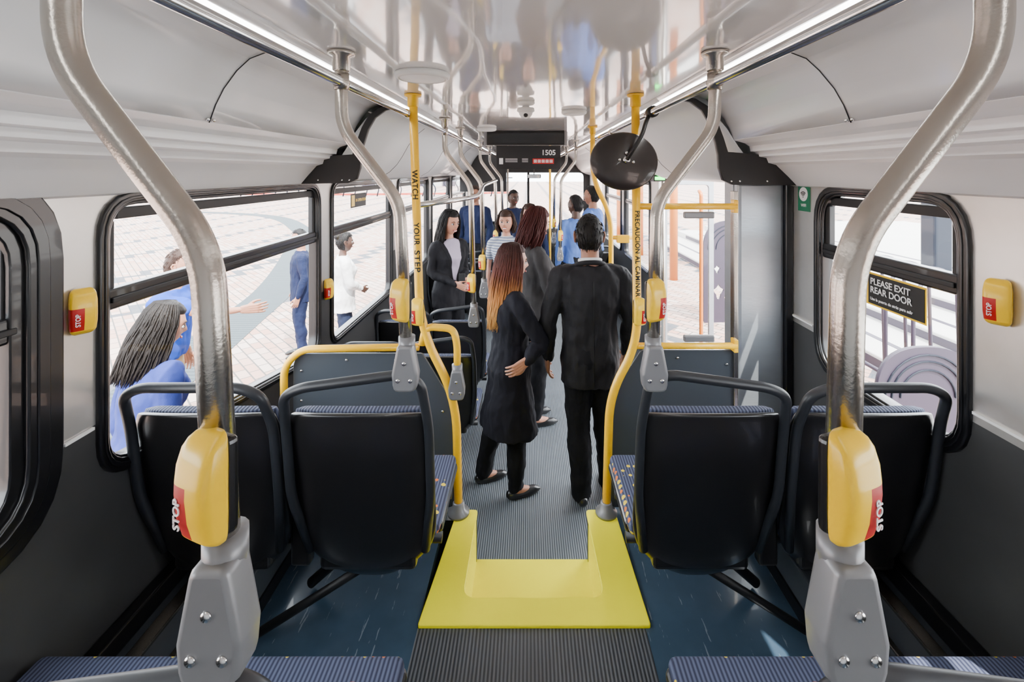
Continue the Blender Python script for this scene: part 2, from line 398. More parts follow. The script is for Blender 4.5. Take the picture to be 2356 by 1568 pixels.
def window(X, sgn, w, barz=-.385, bar=True):
    global wn; wn += 1
    g = G('window_%d' % wn)
    y0, y1, b0, b1, r, fo, fi = w; q = win_pts(y0, y1, b0, b1)
    plate('frame', [rpoly(inset(q, fo), r+fo), rpoly(inset(q, -.004), r)], 'YZ', X-sgn*.004, .02, 'rubber', g, .006)
    plate('frame_bead', [rpoly(inset(q, fo*.55), r+fo*.5), rpoly(inset(q, fo*.2), r+fo*.2)], 'YZ', X-sgn*.014, .008, 'rubber', g, .003)
    plate('inner_seal', [rpoly(inset(q, .006), r), rpoly(inset(q, -fi), max(.03, r-fi))], 'YZ', X+sgn*.022, .05, 'rubber', g, .004)
    plate('pane', [rpoly(inset(q, -.006), r)], 'YZ', X+sgn*.03, .003, 'glass', g)
    if bar:
        z = E+barz
        box('transom', (X+sgn*.002, y0+.006, z-.032), (X+sgn*.04, y1-.006, z+.032), 'rubber', g, .008)
        box('transom_lip', (X-sgn*.006, y0+.02, z-.010), (X+sgn*.004, y1-.02, z+.006), 'black', g, .003)
        box('vent_top_rail', (X+sgn*.01, y0+.05, E+WT-.055), (X+sgn*.035, y1-.05, E+WT-.02), 'black', g, .003)
        for yy in (y0+.012, y1-.042): box('vent_stile', (X+sgn*.01, yy, z), (X+sgn*.035, yy+.03, E+WT-.06), 'black', g, .003)
    return g
for w in LW: window(LX, -1, w)
for i, w in enumerate(RW): window(RX, 1, w, -.345 if i == 1 else -.385)
# white trim line on walls
for i, (X, a, b, z) in enumerate(((LX+.004, 1.222, 1.305, -.735), (RX-.004, .93, 1.325, -.70), (RX-.004, 2.07, 2.24, -.70))):
    box('trim_%d' % (i+1), (X-.004, a, E+z-.004), (X+.004, b, E+z+.004), 'white')
# ceiling
box('ceiling', (-.62, Y0, E+.36), (.62, Y1, E+.40), 'ceil')
rf = box('roof', (LX-.05, Y0-.05, E+.47), (RX+.05, Y1+.4, E+.5), 'white')
box('wall_rear', (LX-.04, Y0-.04, -.28), (RX+.04, Y0, E+.46), 'cove')
prof = [(.62, .36), (.635, .345), (.69, .345), (.70, .362), (.74, .372), (.80, .375), (.86, .352), (.90, .315), (.94, .26), (.965, .21), (.985, .155), (1.03, .14), (1.05, .125), (1.055, .10), (1.075, .095), (1.08, .075), (1.11, .068), (1.118, .045), (1.15, .035), (1.20, -.02), (1.235, -.062), (1.249, -.068)]
profF = [(.62, .36), (.635, .345), (.69, .345), (.72, .362), (.82, .345), (.89, .29), (.95, .21), (1.00, .12), (1.04, .06), (1.10, .0), (1.18, -.045), (1.249, -.068)]
def pr(p, X): return [(x if x < .9 else .9+(x-.9)*(X-.9)/.35, z) for x, z in p]
for sx, X, nm, yc in ((-1, -LX, 'left', 2.5), (1, RX, 'right', 2.2)):
    g = G('cove_panel_'+nm)
    pp = pr(prof, X)
    extr('cove_upper', pp[:11], Y0, yc, 'cove', g, sx, True)
    extr('cove_mouldings', pp[10:], Y0, yc, 'cove2', g, sx)
    extr('cove_front', pr(profF, X), yc, Y1, 'cove', g, sx, True)
    box('upper_fascia', (sx*X, Y0, E+.002), (sx*(X+.04), Y1, E+.465), 'white', g)
    # seams + bolts
    for ys in (.35, 1.40):
        pts = [(sx*(x-.004), ys, E+z-.004) for x, z in pp[5:11]]
        tube('panel_seam', pts, .0018, 'black', g, n=6)
        for d in (-.012, .014):
            ellip('seam_bolt', (sx*(pp[10][0]-.008), ys+d, E+.160), (.006, .006, .006), 'chrome', g)
        ellip('seam_bolt', (sx*(pp[5][0]), ys, E+.368), (.006, .006, .006), 'black', g)
    for ys in (3.6, 5.0, 6.5):
        pts = [(sx*(x-.003), ys, E+z-.003) for x, z in pr(profF, X)[4:11]]
        tube('panel_seam', pts, .0018, 'black', g, n=6)
    # black end gasket
    a = [(.62, .375), (.70, .368), (.80, .35), (.865, .31), (.905, .24), (.935, .16), (.955, .095), (1.05, .088), (1.13, .08), (X-.08, .055), (X-.03, .0), (X-.005, -.065), (.98, -.062), (.935, -.04), (.915, .02), (.912, .08), (.90, .14), (.872, .23), (.835, .295), (.78, .335), (.70, .352), (.64, .358)]
    plate('black_gasket', [[(sx*x, E+z) for x, z in a]], 'XZ', yc-.012, .03, 'black', g)
    for bx, bz in ((.97, -.045), (1.14, -.045), (1.01, -.045)):
        ellip('gasket_bolt', (sx*bx, yc-.03, E+bz), (.005, .004, .005), 'chrome', g)
    lt = G('ceiling_light_strip')  # silver ceiling track, made to glow as added fill for the interior
    box('lens', (sx*.642, Y0+.1, E+.338), (sx*.685, 9.2, E+.346), 'led', lt, .002)  # glowing face added to brighten the cabin
    box('housing', (sx*.636, Y0+.05, E+.343), (sx*.692, 9.25, E+.352), 'steel', lt)

# front of bus
g = G('wall_front')
plate('front_panel', [rect(LX-.04, -.28, RX+.04, E+.46), rpoly(rect(-1.12, .85, 1.17, E-.02), .1)], 'XZ', Y1+.02, .04, 'black', g)
wn += 1; g = G('window_%d' % wn)
plate('windshield', [rpoly(rect(-1.13, .84, 1.18, E-.01), .1)], 'XZ', Y1+.02, .006, 'glass', g)
box('centre_post', (-.02, Y1-.03, .84), (.03, Y1+.01, E-.02), 'rubber', g, .005)
g = G('dashboard'); box('dash_body', (-1.2, 9.0, .55), (1.2, 9.55, .95), 'black', g, .06)
box('instrument_hood', (-1.0, 8.95, .95), (-.35, 9.3, 1.08), 'black', g, .05)
g = G('driver_barrier')
box('barrier_panel', (-1.22, 8.0, .05), (-.35, 8.04, 1.15), 'panel', g, .01); tube('barrier_post', [(-.36, 8.02, 0), (-.36, 8.02, E+.3)], .018, 'steel', g)
box('barrier_glass_frame', (-1.2, 8.0, 1.15), (-.38, 8.03, 1.2), 'black', g)
box('barrier_upper_panel', (-1.2, 8.0, E-.35), (-.38, 8.03, E+.3), 'black', g)
g = G('rear_view_mirror'); box('housing', (-.02, 9.1, E-.13), (.26, 9.14, E-.05), 'black', g, .02); box('glass', (-.005, 9.095, E-.12), (.245, 9.10, E-.06), 'mirror', g)
tube('arm', [(.12, 9.12, E-.05), (.12, 9.12, E+.36)], .01, 'black', g)

# overhead header + sign panel
g = G('ceiling_header_display')
box('header', (-.38, 4.0, E+.235), (.335, 4.06, E+.36), 'black', g, .008); box('header_screen', (-.36, 3.992, E+.25), (.315, 4.0, E+.34), 'screen', g)
for x in (-.375, .33): box('end_cap', (x-.012, 3.99, E+.23), (x+.012, 4.07, E+.36), 'greyp', g, .004)
g = G('overhead_sign_panel')
sy = 6.0
box('panel_board', (-.42, sy, E+.035), (.43, sy+.05, E+.345), 'black', g, .01)
def sign_text(s, size, x, z, m, y, par, align='CENTER', spacing=1.):
    me = text_me(s, size, .0006, align, spacing)
    return obj('lettering', me, m, par, False, Matrix.Translation((x, y, z)) @ RX90)
sign_text('1505', .095, .27, E+.25, 'paper', sy-.002, g)
box('red_notice', (.06, sy-.004, E+.105), (.34, sy, E+.175), 'red', g)
for i in range(5):
    x = .095+i*.052
    box('notice_tile', (x-.02, sy-.006, E+.12), (x+.02, sy-.004, E+.16), 'paper', g)
    v, f = sweepd([(x+.013*math.cos(a*math.pi/8), sy-.008, E+.14+.013*math.sin(a*math.pi/8)) for a in range(17)], .002, 6)
    mk('prohibition_ring', v, f, 'red', g)
for k in range(4):
    box('small_print', (-.30, sy-.003, E+.17-k*.014), (-.14, sy, E+.174-k*.014), 'paper', g)
    box('small_print', (-.08, sy-.003, E+.17-k*.014), (.0, sy, E+.174-k*.014), 'paper', g)
box('notice_card', (-.38, sy-.004, E+.10), (-.33, sy, E+.18), 'paper', g)

# ------------------------------------------------------------------ rails and poles
PR = .0185
for sx, nm in ((-1, 'l'), (1, 'r')):
    g = G('ceiling_handrail')
    tube('rail', [(sx*.56, Y0+.1, E+.27), (sx*.56, 9.0, E+.27)], .0155, 'chrome', g)
    for y in (.545, 1.36, 2.107, 3.05, 3.75, 5.3, 6.6, 7.9):
        tube('clamp', [(sx*.56, y-.024, E+.27), (sx*.56, y+.024, E+.27)], .019, 'steel', g)
def flange(g, x, y, m='steel'):
    lathe('ceiling_flange', [(.019, -.06), (.025, -.055), (.025, -.015), (.038, -.010), (.040, 0)], m, g, Matrix.Translation((x, y, E+.358)))
def bracket(g, x, y, ztop, sx):
    z = E+ztop
    L = [(x-.022, z+.03), (x+.022, z+.03), (x+.038, z-.055), (x+.034, z-.105), (x-.034, z-.105), (x-.038, z-.055)]
    plate('grey_clamp', [rpoly(L, [.012, .012, .02, .02, .02, .02], 3)], 'XZ', y-.010, .046, 'greyp', g, .008)
    tube('grey_sleeve', [(x, y, z+.05), (x, y, z)], .0245, 'greyp', g)
    for dx, dz in ((0, -.02), (-.018, -.07), (.018, -.07)):
        ellip('screw', (x+dx, y-.034, z+dz), (.0065, .003, .0065), 'chrome', g)
def stanchion(sx, y, zb=-.55, xt=.558):
    g = G('stanchion_pole'); xb = .362 if sx < 0 else .373
    tube('pole', [(sx*xt, y, E+.352), (sx*xt, y, E+.135), (sx*.384, y, E-.092), (sx*xb, y, E+zb)], PR, 'steel', g, .055, 24)
    flange(g, sx*xt, y); tube('tee_clamp', [(sx*xt, y, E+.245), (sx*xt, y, E+.295)], .022, 'steel', g)
    bracket(g, sx*xb, y, zb+.02, sx); return g
_btn = {}
def stop_button(x, y, z, rz, flip=1):
    g = G('stop_request_button', (x, y, z), rz, .9)
    if flip not in _btn:
        bm = bmesh.new(); rows = [(-.070, .018, .010), (-.066, .024, .018), (-.060, .028, .026), (-.054, .030, .031), (-.0535, .030, .031), (-.03, .032, .037), (0, .032, .040), (.0145, .032, .0395), (.015, .032, .0395), (.035, .032, .037), (.054, .030, .031), (.062, .028, .024), (.067, .024, .016), (.070, .018, .010)]
        v = []; f = []; n = 64; mi = []
        for zz, w, d in rows:
            for k in range(n):
                a = 2*math.pi*k/n; ca, sa = math.cos(a), math.sin(a)
                px = math.copysign(abs(ca)**.55, ca)*w; py = -d/2+math.copysign(abs(sa)**.6, sa)*d/2
                v.append((px, py, zz))
        for i in range(len(rows)-1):
            for k in range(n):
                q = (i*n+k, i*n+(k+1) % n, (i+1)*n+(k+1) % n, (i+1)*n+k); f.append(q)
                c = sum((Vector(v[j]) for j in q), Vector())/4
                mi.append(1 if (-.0536 < c.z < .0147 and c.x*flip > -.001 and c.y < -.008) else 0)
        f.append(tuple(range(n))); f.append(tuple((len(rows)-1)*n+k for k in range(n))); mi += [0, 0]
        me = bpy.data.meshes.new('housing'); me.from_pydata(v, [], f); me.polygons.foreach_set('material_index', mi)
        bm.from_mesh(me); bmesh.ops.recalc_face_normals(bm, faces=bm.faces); bm.to_mesh(me); bm.free()
        me.polygons.foreach_set('use_smooth', [True]*len(me.polygons)); me.materials.append(M['ybtn']); me.materials.append(M['red']); _btn[flip] = me
    o = bpy.data.objects.new('housing', _btn[flip]); COL.objects.link(o); o.parent = g
    box('gasket', (-.028, -.006, -.062), (.028, .012, .062), 'rubber', g, .008)
    me = text_me('STOP', .016, .0006)
    obj('lettering', me, 'paper', g, False, Matrix.Translation((flip*.0145, -.0402, -.020)) @ Matrix.Rotation(-math.pi/2, 4, 'Y') @ RX90)
    return g
for sx in (-1, 1):
    stanchion(sx, .545, -.50); stop_button(sx*.362, .530, E-.360, sx*math.radians(22), sx)
    stanchion(sx, 1.36, -.56); stop_button(sx*.368, 1.342, E-.377, sx*math.radians(22), sx)
for sx, y, zz in ((-1, 3.05, -.95), (-1, 3.75, -.95), (1, 5.3, -.95), (-1, 5.3, -.95), (1, 6.6, -.95), (-1, 6.6, -.95)):
    stanchion(sx, y, zz); stop_button(sx*.37, y-.02, E-.74, sx*.4, sx)
stop_button(LX+.012, 1.262, E-.385, math.radians(90-35), -1)
stop_button(RX-.012, 1.245, E-.355, math.radians(-90+35), -1)
stop_button(LX+.014, 2.80, E-.72, math.radians(90-30), -1)

# lettered yellow poles
def wrap_text(s, size, length, x, y, zc, r, par, dxdz=0.):
    me = text_me(s, size, .0, 'CENTER', 1.08, 0.022)
    bm = bmesh.new(); bm.from_mesh(me)
    for i in range(-9, 10):
        bmesh.ops.bisect_plane(bm, geom=bm.verts[:]+bm.edges[:]+bm.faces[:], plane_co=(0, size*.06*i, 0), plane_no=(0, 1, 0))
    bm.to_mesh(me); bm.free()
    xs = [v.co.x for v in me.vertices]; L = max(xs)-min(xs); k = length/L
    for v in me.vertices:
        a = v.co.y/r; zz = -v.co.x*k
        v.co = (x+math.sin(a)*(r+.0012)+dxdz*zz, y-math.cos(a)*(r+.0012), zc+zz)
    return obj('lettering', me, 'ink', par)
YP = 2.107
g = G('yellow_stanchion')
tube('pole', [(-.533, YP, E+.355), (-.500, YP, E-.72), (-.333, YP, E-1.05), (-.322, YP, DECK+.02)], .0195, 'yellow', g, .16, 28)
flange(g, -.533, YP, 'yellow')
tube('hoop', [(-.492, YP, E-.80), (-.475, YP, E-.715), (-.345, YP, E-.725), (-.328, YP, E-.80), (-.328, YP, E-.93)], .0165, 'yellow', g, .08)
bracket(g, -.328, YP, -.94, 1)
lathe('floor_flange', [(.05, 0), (.05, .01), (.03, .02), (.026, .05), (.02, .055)], 'greyp', g, Matrix.Translation((-.322, YP, DECK+.011)))
sl_ = -.033/1.075
wrap_text('WATCH', .036, .135, -.5203, YP, E-.060, .0195, g, sl_)
wrap_text('YOUR', .036, .105, -.5133, YP, E-.285, .0195, g, sl_)
wrap_text('STEP', .036, .10, -.5095, YP, E-.41, .0195, g, sl_)
stop_button(-.502, YP-.02, E-.64, -.2, -1)
tube('modesty_rail', [(-.505, YP, E-.81), (-1.05, YP, E-.82), (-1.13, YP, E-.90), (-1.13, YP, E-1.10)], .0165, 'yellow', g, .09)
g2 = G('modesty_panel')
plate('panel', [rpoly([(-.335, .50), (-1.10, .50), (-1.10, E-.85), (-.345-.15, E-.85), (-.36, E-1.07)], [.01, .03, .07, .02, .1])], 'XZ', YP+.03, .012, 'panel', g2, .002)
for x, z in ((-1.06, -.93), (-1.06, -1.07), (-.85, -.88), (-.62, -.88), (-.40, -1.12), (-.40, -1.38)):
    ellip('bolt', (x, YP+.021, E+z), (.006, .004, .006), 'chrome', g2)
g = G('yellow_stanchion')
tube('pole', [(.497, YP, E+.355), (.505, YP, E-.80), (.378, YP, E-1.03), (.362, YP, DECK+.02)], .0195, 'yellow', g, .16, 28)
flange(g, .497, YP, 'yellow')
lathe('floor_flange', [(.05, 0), (.05, .01), (.03, .02), (.026, .05), (.02, .055)], 'greyp', g, Matrix.Translation((.362, YP, DECK+.011)))
wrap_text('PRECAUCIÓN AL CAMINAR', .030, .395, .5020, YP, E-.375, .0195, g, -.007)
stop_button(.507, YP-.02, E-.64, .2, 1)
for z in (-.16, -.805):
    tube('cross_bar', [(.50, YP, E+z), (.965, YP, E+z)], .0145, 'yellow', g)
    box('bar_end', (.95, YP-.01, E+z-.03), (.97, YP+.03, E+z+.03), 'yellow', g, .004)
g2 = G('door_partition')
plate('panel', [rpoly([(.37, .50), (.965, .50), (.965, E-.835), (.53, E-.835), (.40, E-1.03)], [.01, .01, .02, .03, .08])], 'XZ', YP+.03, .012, 'panel', g2, .002)
box('edge_post', (.958, YP+.01, .49), (.978, YP+.05, E-.09), 'steel', g2, .003)
for x, z in ((.60, -.87), (.70, -.87), (.93, -.9), (.93, -1.2)): ellip('bolt', (x, YP+.021, E+z), (.006, .004, .006), 'chrome', g2)
for z in (-.20, -.77): box('hinge_plate', (.72, YP-.012, E+z-.015), (.86, YP+.012, E+z+.015), 'greyp', g2, .006)
g = G('door_pillar')
box('stainless_post', (1.035, 2.25, 0), (1.27, 2.30, E-.05), 'galv', g, .02)
box('post_return', (1.035, 2.30, 0), (1.055, 2.40, E-.05), 'galv', g, .005)
box('black_seal', (1.262, 2.225, 0), (1.297, 2.30, E-.05), 'rubber', g, .006)
# far yellow pole by door
g = G('yellow_stanchion'); yq = 3.6
tube('pole', [(.51, yq, E+.355), (.51, yq, E-.06), (.655, yq, E-.34), (.66, yq, .01)], .0195, 'yellow', g, .14)
tube('cross_bar', [(.66, yq, E-.52), (.82, yq, E-.52)], .0165, 'yellow', g); flange(g, .51, yq, 'yellow')
box('ticket_plate', (.70, yq-.02, E-.56), (.80, yq+.02, E-.5), 'yellow', g, .005)
g = G('yellow_stanchion'); tube('pole', [(.40, 8.3, 0.01), (.40, 8.3, E+.355)], .0195, 'yellow', g)
g = G('grab_rail')
tube('rail', [(-.515, YP, E-.155), (-.33, YP+.9, E-.165), (-.37, 3.75, E-.11), (-.37, 5.3, E-.10)], .0145, 'chrome', g, .2)

# ceiling fittings
def disc_speaker(x, y, r):
    g = G('ceiling_speaker')
    T = Matrix.Translation((x, y, E+.36))
    lathe('rim', [(r*.95, 0), (r, -.006), (r*.97, -.018), (r*.85, -.024), (r*.83, -.016)], 'white', g, T, 40)
    lathe('grille', [(r*.86, -.012), (r*.8, -.022), (.002, -.026)], 'paper', g, T, 40)
disc_speaker(-.385, 1.66, .10); disc_speaker(.27, 2.68, .075); disc_speaker(-.34, 3.75, .08)
g = G('dome_security_camera')
T = Matrix.Translation((-.012, 2.33, E+.36))
lathe('base', [(.045, 0), (.047, -.01), (.04, -.018), (.018, -.022), (.018, -.03), (.043, -.034), (.046, -.05), (.038, -.056)], 'white', g, T)
lathe('dome', [(.036, -.052), (.034, -.066), (.025, -.080), (.01, -.087), (.001, -.088)], 'paper', g, T)
ellip('lens', (-.012, 2.305, E+.36-.072), (.012, .012, .012), 'black', g)
g = G('convex_mirror')
C = Vector((.43, 2.04, E+.048)); ax = Vector((.05, -1, .12)).normalized()
R4 = Matrix.Translation(C) @ ax.to_track_quat('Z', 'Y').to_matrix().to_4x4() @ Matrix.Diagonal((1, .86, 1, 1))
lathe('mirror_back', [(.148, -.012), (.153, -.004), (.153, .004), (.146, .010), (.12, .020), (.08, .030), (.03, .034), (.001, .035)], 'mirrorback', g, R4, 48)
lathe('mirror_face', [(.146, -.011), (.10, -.028), (.05, -.036), (.001, -.038)], 'mirror', g, R4, 48)
lathe('hub', [(.016, .03), (.016, .05), (.008, .052)], 'chrome', g, R4)
tube('arm', [C+ax*.05, C+ax*.07+Vector((.06, 0, .10)), Vector((.525, 2.03, E+.22)), Vector((.55, 2.06, E+.262))], .009, 'black', g, .05)
for x, z in ((-.02, 0), (.02, -.01), (0, .03)):
    p = C+ax*.042+Vector((x*1.5, 0, z)); ellip('nut', p, (.007, .007, .007), 'chrome', g)
tube('clamp', [(.56, 2.03, E+.27), (.56, 2.08, E+.27)], .026, 'black', g)

# small wall signs
g = G('wifi_sign')
ys0, ys1 = 2.095, 2.185; X = RX-.003
box('board', (X-.001, ys0, E-.185), (X+.003, ys1, E-.055), 'green', g)
me_c = [(ys0+.045+.033*math.cos(a*math.pi/16), E-.105+.033*math.sin(a*math.pi/16)) for a in range(32)]
plate('round_field', [me_c], 'YZ', X-.0025, .001, 'paper', g)
for r in (.010, .017, .024):
    v, f = sweepd([(X-.004, ys0+.045+r*math.cos(a), E-.118+r*math.sin(a)) for a in [math.radians(45+i*9) for i in range(11)]], .002, 6); mk('wifi_arc', v, f, 'ink', g)
ellip('wifi_dot', (X-.004, ys0+.045, E-.118), (.001, .003, .003), 'ink', g)
def wall_text(s, size, y, z, x, m, par, align='CENTER', right=True):
    me = text_me(s, size, .0003, align)
    for vtx in me.vertices:
        u, w, t = vtx.co
        vtx.co = (x+t, y-u, z+w) if right else (x+t, y+u, z+w)
    return obj('lettering', me, m, par)
wall_text('WIFI', .02, (ys0+ys1)/2, E-.158, X-.002, 'paper', g)
g = G('exit_sticker'); X = RX+.018
box('sticker_border', (X, 1.505, E-.510), (X+.002, 1.83, E-.385), 'ybtn', g)
box('sticker_field', (X-.002, 1.511, E-.503), (X, 1.760, E-.392), 'ink', g)
plate('round_mark', [[(1.792+.026*math.cos(a*math.pi/16), E-.445+.03*math.sin(a*math.pi/16)) for a in range(32)]], 'YZ', X-.0025, .001, 'paper', g)
plate('round_mark_bar', [rpoly(rect(1.778, E-.456, 1.808, E-.436), .006)], 'YZ', X-.0035, .001, 'ink', g)
wall_text('PLEASE EXIT', .0335, 1.748, E-.418, X-.004, 'paper', g, 'LEFT')
wall_text('REAR DOOR', .0335, 1.748, E-.450, X-.004, 'paper', g, 'LEFT')
wall_text('Use la puerta de atrás para salir', .0150, 1.748, E-.484, X-.004, 'paper', g, 'LEFT')
g = G('window_sticker'); X = LX-.018
box('field', (X, 3.25, E-.26), (X+.003, 3.55, E-.16), 'ink', g); box('stripe', (X+.003, 3.26, E-.25), (X+.004, 3.32, E-.17), 'ybtn', g)
wall_text('IN OPERATION', .03, 3.44, E-.21, X+.0045, 'ybtn', g, 'CENTER', False)

# rear door leaves (open)
for i, y in enumerate((4.52, 2.90)):
    g = G('door_%d' % (i+1))
    q = rect(1.33, .05, 1.84, E-.06)
    plate('leaf_frame', [rpoly(q, .04), rpoly(rect(1.38, .12, 1.79, E-.13), .04)], 'XZ', y, .03, 'galv', g, .004)
    plate('leaf_glass', [rect(1.37, .11, 1.80, E-.12)], 'XZ', y, .005, 'glass', g)
    yy = y-.05 if i == 0 else y+.05
    tube('handrail', [(1.70, y, .35), (1.70, yy, .38), (1.70, yy, E-.22), (1.70, y, E-.19)], .018, 'orange', g, .03)
    tube('hinge_post', [(1.345, y, .03), (1.345, y, E-.05)], .022, 'steel', g)
g = G('door_operator_light'); box('housing', (1.16, 4.2, E-.09), (1.29, 4.5, E-.03), 'black', g, .01); box('lamp', (1.17, 4.19, E-.075), (1.26, 4.2, E-.045), 'greenled', g)

# ------------------------------------------------------------------ seats
def seat_meshes():
    nu, nv = 17, 19
    def surf(off, shrink, vmin=0., fab=False):
        v = []
        for j in range(nv):
            t = vmin+(1-vmin)*j/(nv-1)                       # 0 bottom 1 top
            w = .226-shrink
            if t < .40: w *= .50+.50*math.sqrt(max(0, 1-(1-t/.40)**2))
            if t > .95: w *= 1-.06*((t-.95)/.05)**2
            z = .215+(.63-shrink*.6)*t+shrink*.2
            yy = .115*(1-t)**1.15
            if t < .16: yy += .05*((.16-t)/.16)**2
            for i in range(nu):
                u = -1+2*i/(nu-1)
                zz = z
                if t < .40: zz += .05*(abs(u)**3)*(1-t/.40)
                if t > .9: zz -= .014*abs(u)**6
                v.append((u*w, yy+off+.034*abs(u)**5+.004*u*u+.012*math.sin(math.pi*min(1, t*1.1))*(1-u*u)*.6, zz))
        f = [(j*nu+i, j*nu+i+1, (j+1)*nu+i+1, (j+1)*nu+i) for j in range(nv-1) for i in range(nu-1)]
        return v, f
    def fin(nm, v, f, th, m):
        me = bpy.data.meshes.new(nm); me.from_pydata(v, [], f); ob = bpy.data.objects.new('t', me); COL.objects.link(ob)
        s = ob.modifiers.new('s', 'SOLIDIFY'); s.thickness = th; s.offset = 0
        b = ob.modifiers.new('b', 'BEVEL'); b.width = .005; b.segments = 2; b.limit_method = 'ANGLE'
        s = ob.modifiers.new('u', 'SUBSURF'); s.levels = 1
        me2 = bpy.data.meshes.new_from_object(ob.evaluated_get(bpy.context.evaluated_depsgraph_get())); bpy.data.objects.remove(ob)
        me2.name = nm; me2.materials.clear(); me2.materials.append(M[m]); me2.polygons.foreach_set('use_smooth', [True]*len(me2.polygons)); return me2
    L = []
    v, f = surf(0, 0); L.append(fin('back_shell', v, f, .018, 'blackp'))
    v, f = surf(.030, .010, .14); v = [(x, y, z+.006) for x, y, z in v]; L.append(fin('back_pad', v, f, .034, 'ribfab'))
    def bmbox(nm, lo, hi, bev, m):
        o = box(nm, lo, hi, m, None, bev); me = o.data; bpy.data.objects.remove(o); return me
    L.append(bmbox('cushion', (-.222, .17, .325), (.222, .57, .375), .022, 'fabric'))
    L.append(bmbox('pan', (-.226, .22, .297), (.226, .575, .34), .018, 'blackp'))
    L.append(bmbox('pan_rear', (-.16, .10, .27), (.16, .24, .34), .018, 'blackp'))
    def tb(nm, pts, r, m, fr=.06):
        v, f = sweepd(fillet(pts, fr), r, 14); o = mk(nm, v, f, m, None, True); me = o.data; bpy.data.objects.remove(o); return me
    L.append(tb('underframe_beam', [(-.22, .24, .275), (.22, .24, .275)], .018, 'black', .01))
    L.append(tb('underframe_beam_front', [(-.22, .45, .28), (.22, .45, .28)], .016, 'black', .01))
    H = {}
    for k, (zl, zr) in {0: (.945, .945), 1: (.945, .985), -1: (.985, .945)}.items():
        H[k] = tb('grab_handle', [(-.19, .11, .34), (-.222, .045, .56), (-.222, .012, .80), (-.207, -.03, zl-.03), (-.15, -.040, zl), (.15, -.040, zr), (.207, -.03, zr-.03), (.222, .012, .80), (.222, .045, .56), (.19, .11, .34)], .0150, 'handle', .05)
    return L, H
SM, SH = seat_meshes()
def seat(x, y, z, aisle=0, wallside=0, legs=True):
    g = G('bus_seat', (x, y, z))
    for me in SM+[SH[aisle]]:
        o = bpy.data.objects.new(me.name, me); COL.objects.link(o); o.parent = g
    if aisle:
        tube('diagonal_strut', [(aisle*.10, .24, .27), (-aisle*.42, .12, .02)], .014, 'black', g)
        tube('cantilever_leg', [(0, .32, .29), (-aisle*.30, .34, .02)], .018, 'black', g)
        box('link_plate', (-aisle*.265, .12, .27), (-aisle*.20, .16, .66), 'blackp', g, .01)
    if wallside:
        box('wall_bracket', (wallside*.16, .18, .20), (wallside*.225, .42, .30), 'black', g, .01)
    return g
for y in (.585, 1.40):
    seat(-.53, y, DECK, aisle=1); seat(-1.012, y, DECK, wallside=-1)
    seat(.572, y, DECK, aisle=-1); seat(1.055, y, DECK, wallside=1)
for y in (3.02, 3.72):
    seat(-.58, y, 0, aisle=1); seat(-1.02, y, 0, wallside=-1)
for y in (5.6, 6.4):
    seat(-.60, y, 0, aisle=1); seat(-1.02, y, 0, wallside=-1)
seat(.62, 6.9, 0, aisle=-1); seat(1.05, 6.9, 0, wallside=1)

# ------------------------------------------------------------------ outside
GZ = -.30
plate('ground', [rect(-70, -30, 90, 110)], 'XY', GZ-.02, .04, 'paver')
def ribbon(name, pts, w, z, m, h=.02):
    pts = [Vector((p[0], p[1], 0)) for p in pts]
    P = []
    for i in range(len(pts)-1):
        p0 = pts[max(0, i-1)]; p1 = pts[i]; p2 = pts[i+1]; p3 = pts[min(len(pts)-1, i+2)]
        for k in range(8):
            t = k/8; P.append(.5*((2*p1)+(-p0+p2)*t+(2*p0-5*p1+4*p2-p3)*t*t+(-p0+3*p1-3*p2+p3)*t**3))
    P.append(pts[-1]); v = []; n = len(P)
    for i in range(n):
        t = (P[min(i+1, n-1)]-P[max(0, i-1)]).normalized(); s = Vector((-t.y, t.x, 0))*w/2
        for q, zz in ((P[i]-s, z), (P[i]+s, z), (P[i]+s, z+h), (P[i]-s, z+h)): v.append((q.x, q.y, zz))
    f = []
    for i in range(n-1):
        for k in range(4): f.append((i*4+k, i*4+(k+1) % 4, (i+1)*4+(k+1) % 4, (i+1)*4+k))
    f += [(0, 1, 2, 3), tuple((n-1)*4+k for k in range(4))]
    return mk(name, v, f, m)
ribbon('drain_channel', [(-24, 28), (-14.6, 24.8), (-9.2, 18.5), (-6.8, 13.4), (-5.2, 9.5), (-4.6, 7.2), (-4.0, 4), (-3.9, 0), (-4.4, -5)], .75, GZ-.005, 'grate', .012)
ribbon('drain_channel', [(-2.1, 1.9), (-2.2, .5), (-2.4, -2)], .4, GZ-.005, 'grate', .012)
ribbon('red_curb', [(-45, 50), (-20, 46), (-2, 50)], .6, GZ, 'redcurb', .18)
g = G('background_building')
box('facade', (-60, 75, GZ), (-5, 80, 7), 'concrete', g)
for i in range(12): box('bay', (-58+i*4.4, 74.6, GZ), (-56+i*4.4, 75, 4.2), 'lilac', g)
g = G('decorative_fence')
for i in range(26):
    x = -30+i*1.1
    tube('fence_scroll', [(x, 44, GZ), (x+.2, 44, .5), (x-.2, 44, 1.0), (x+.15, 44, 1.55)], .06, 'bollard', g, .3, 8)
tube('fence_rail', [(-30, 44, 1.5), (-1.5, 44, 1.5)], .05, 'bollard', g, n=8)
